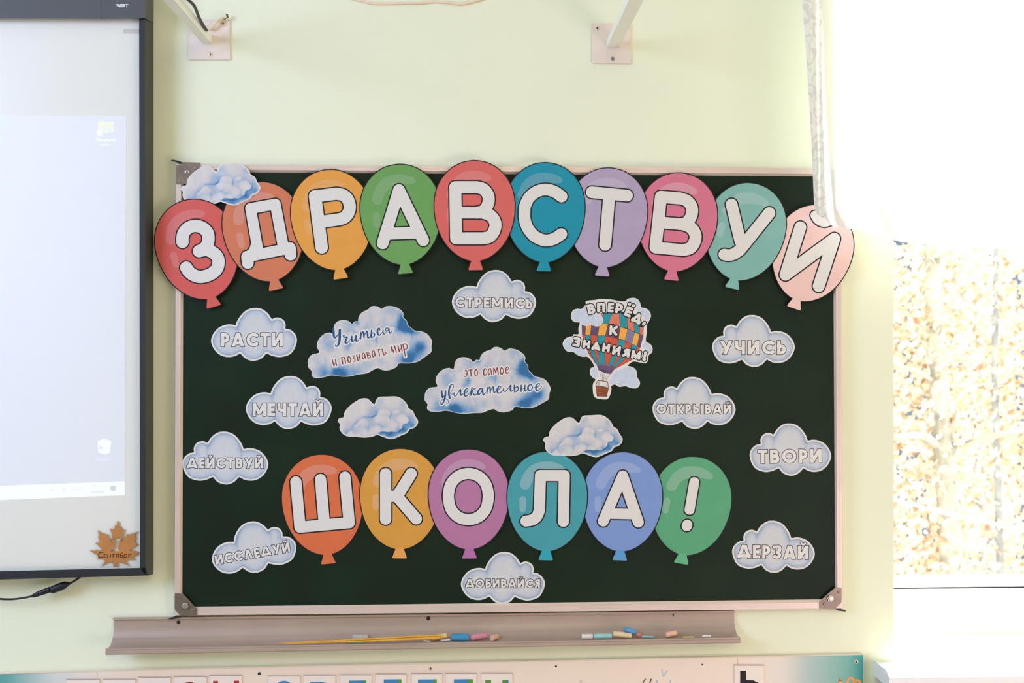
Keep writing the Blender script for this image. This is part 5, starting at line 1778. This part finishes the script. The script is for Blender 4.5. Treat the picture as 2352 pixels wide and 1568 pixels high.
def tree(trunk, dist, rpx, bark, nleaf, spread, label, branches=()):
    k = (2.45 + dist) / FPX
    root = thing('autumn_tree', label, 'tree', P(trunk[-1][0], trunk[-1][1], -dist), 'autumn trees outside the window')
    m_ = MB()
    q = smooth_pts([(x, y) for x, y in trunk], 4)
    m_.tube([P(x, y, -dist) for x, y in q], [rpx * k * (0.8 + 0.35 * i / len(q)) for i in range(len(q))], bark, 12)
    for br in branches:
        b_ = smooth_pts(br, 4)
        m_.tube([P(x, y, -dist + dz) for x, y, dz, r in b_], [r * k for x, y, dz, r in b_], bark, 8)
    m_.build('trunk', root)
    m_ = MB()
    for _ in range(nleaf):
        x, y, dz = random.uniform(*spread[0]), random.uniform(*spread[1]), random.uniform(-spread[2], 0.12)
        c = P(x, y, -dist + dz)
        s = random.uniform(0.023, 0.044) * spread[3]
        a = Vector((random.gauss(0, 1), random.gauss(0, 1), random.gauss(0, 1))).normalized()
        b_ = a.orthogonal().normalized()
        e = a.cross(b_)
        vs_ = [c - b_ * s, c + e * s * .45 - b_ * s * .2 + a * s * .12, c + e * s * .5 + b_ * s * .35 + a * s * .18, c + b_ * s, c - e * s * .5 + b_ * s * .35 + a * s * .18, c - e * s * .45 - b_ * s * .2 + a * s * .12]
        m_.add(vs_, [[0, 1, 2, 3], [0, 3, 4, 5]], random.choices(LV, (4, 4, 1.0, 4))[0])
    m_.build('foliage', root)


tree([(2140, 480), (2150, 760), (2160, 930), (2172, 1080), (2186, 1330), (2190, 1600)], 3.6, 25, BARK, 5200, ((2040, 2230), (560, 1420), .7, .85), 'thick pale trunked autumn tree nearest the window',
     [[(2160, 1025, 0, 12), (2110, 1000, .1, 9), (2050, 1005, .2, 7)], [(2100, 1010, .1, 5), (2080, 1045, .2, 4)], [(2100, 1010, .1, 5), (2130, 1060, .2, 4)], [(2180, 1035, 0, 10), (2250, 1010, .1, 8), (2360, 985, .2, 6)], [(2165, 900, 0, 8), (2120, 860, .1, 6), (2060, 840, .2, 4)], [(2240, 990, .1, 4), (2290, 940, .2, 3)]])
tree([(2215, 540), (2218, 700), (2232, 900), (2246, 1050), (2262, 1250), (2275, 1600)], 7.4, 13, BARK2, 4400, ((2150, 2330), (560, 1420), .8, 1.3), 'thin grey trunked autumn tree behind the thick one')
tree([(2290, 500), (2285, 800), (2288, 1000), (2296, 1250), (2300, 1600)], 5.5, 9, BARK2, 4200, ((2230, 2460), (570, 1420), .8, 1.05), 'slender autumn tree at the right edge of the window')
w = MB()
cable = smooth_pts([(1900, 1100), (2054, 1146), (2150, 1173), (2250, 1195), (2352, 1213), (2600, 1240)], 4)
w.tube([P(x, y, -2.3) for x, y in cable], 3.2 * 4.75 / FPX, mat('pale_cable', (0.75, 0.8, 0.84, 1), 0.5, 0.3), 8)
tag(w.build('overhead_cable', None, True), 'pale cable sloping down outside in front of the autumn trees', 'cable')
BACKD = mat('blue_grey_backdrop', (0.050, 0.074, 0.105, 1), 0.8, 0.2, noise=0.35, nscale=1.2)
w = MB()
w.box((1.5, 12.0, -3.0), (14.0, 16.0, 3.2), BACKD)  # added block, dark only to give bluish gaps between the leaves
tag(w.build('backdrop'), 'added blue grey backdrop behind the autumn leaves', 'backdrop')
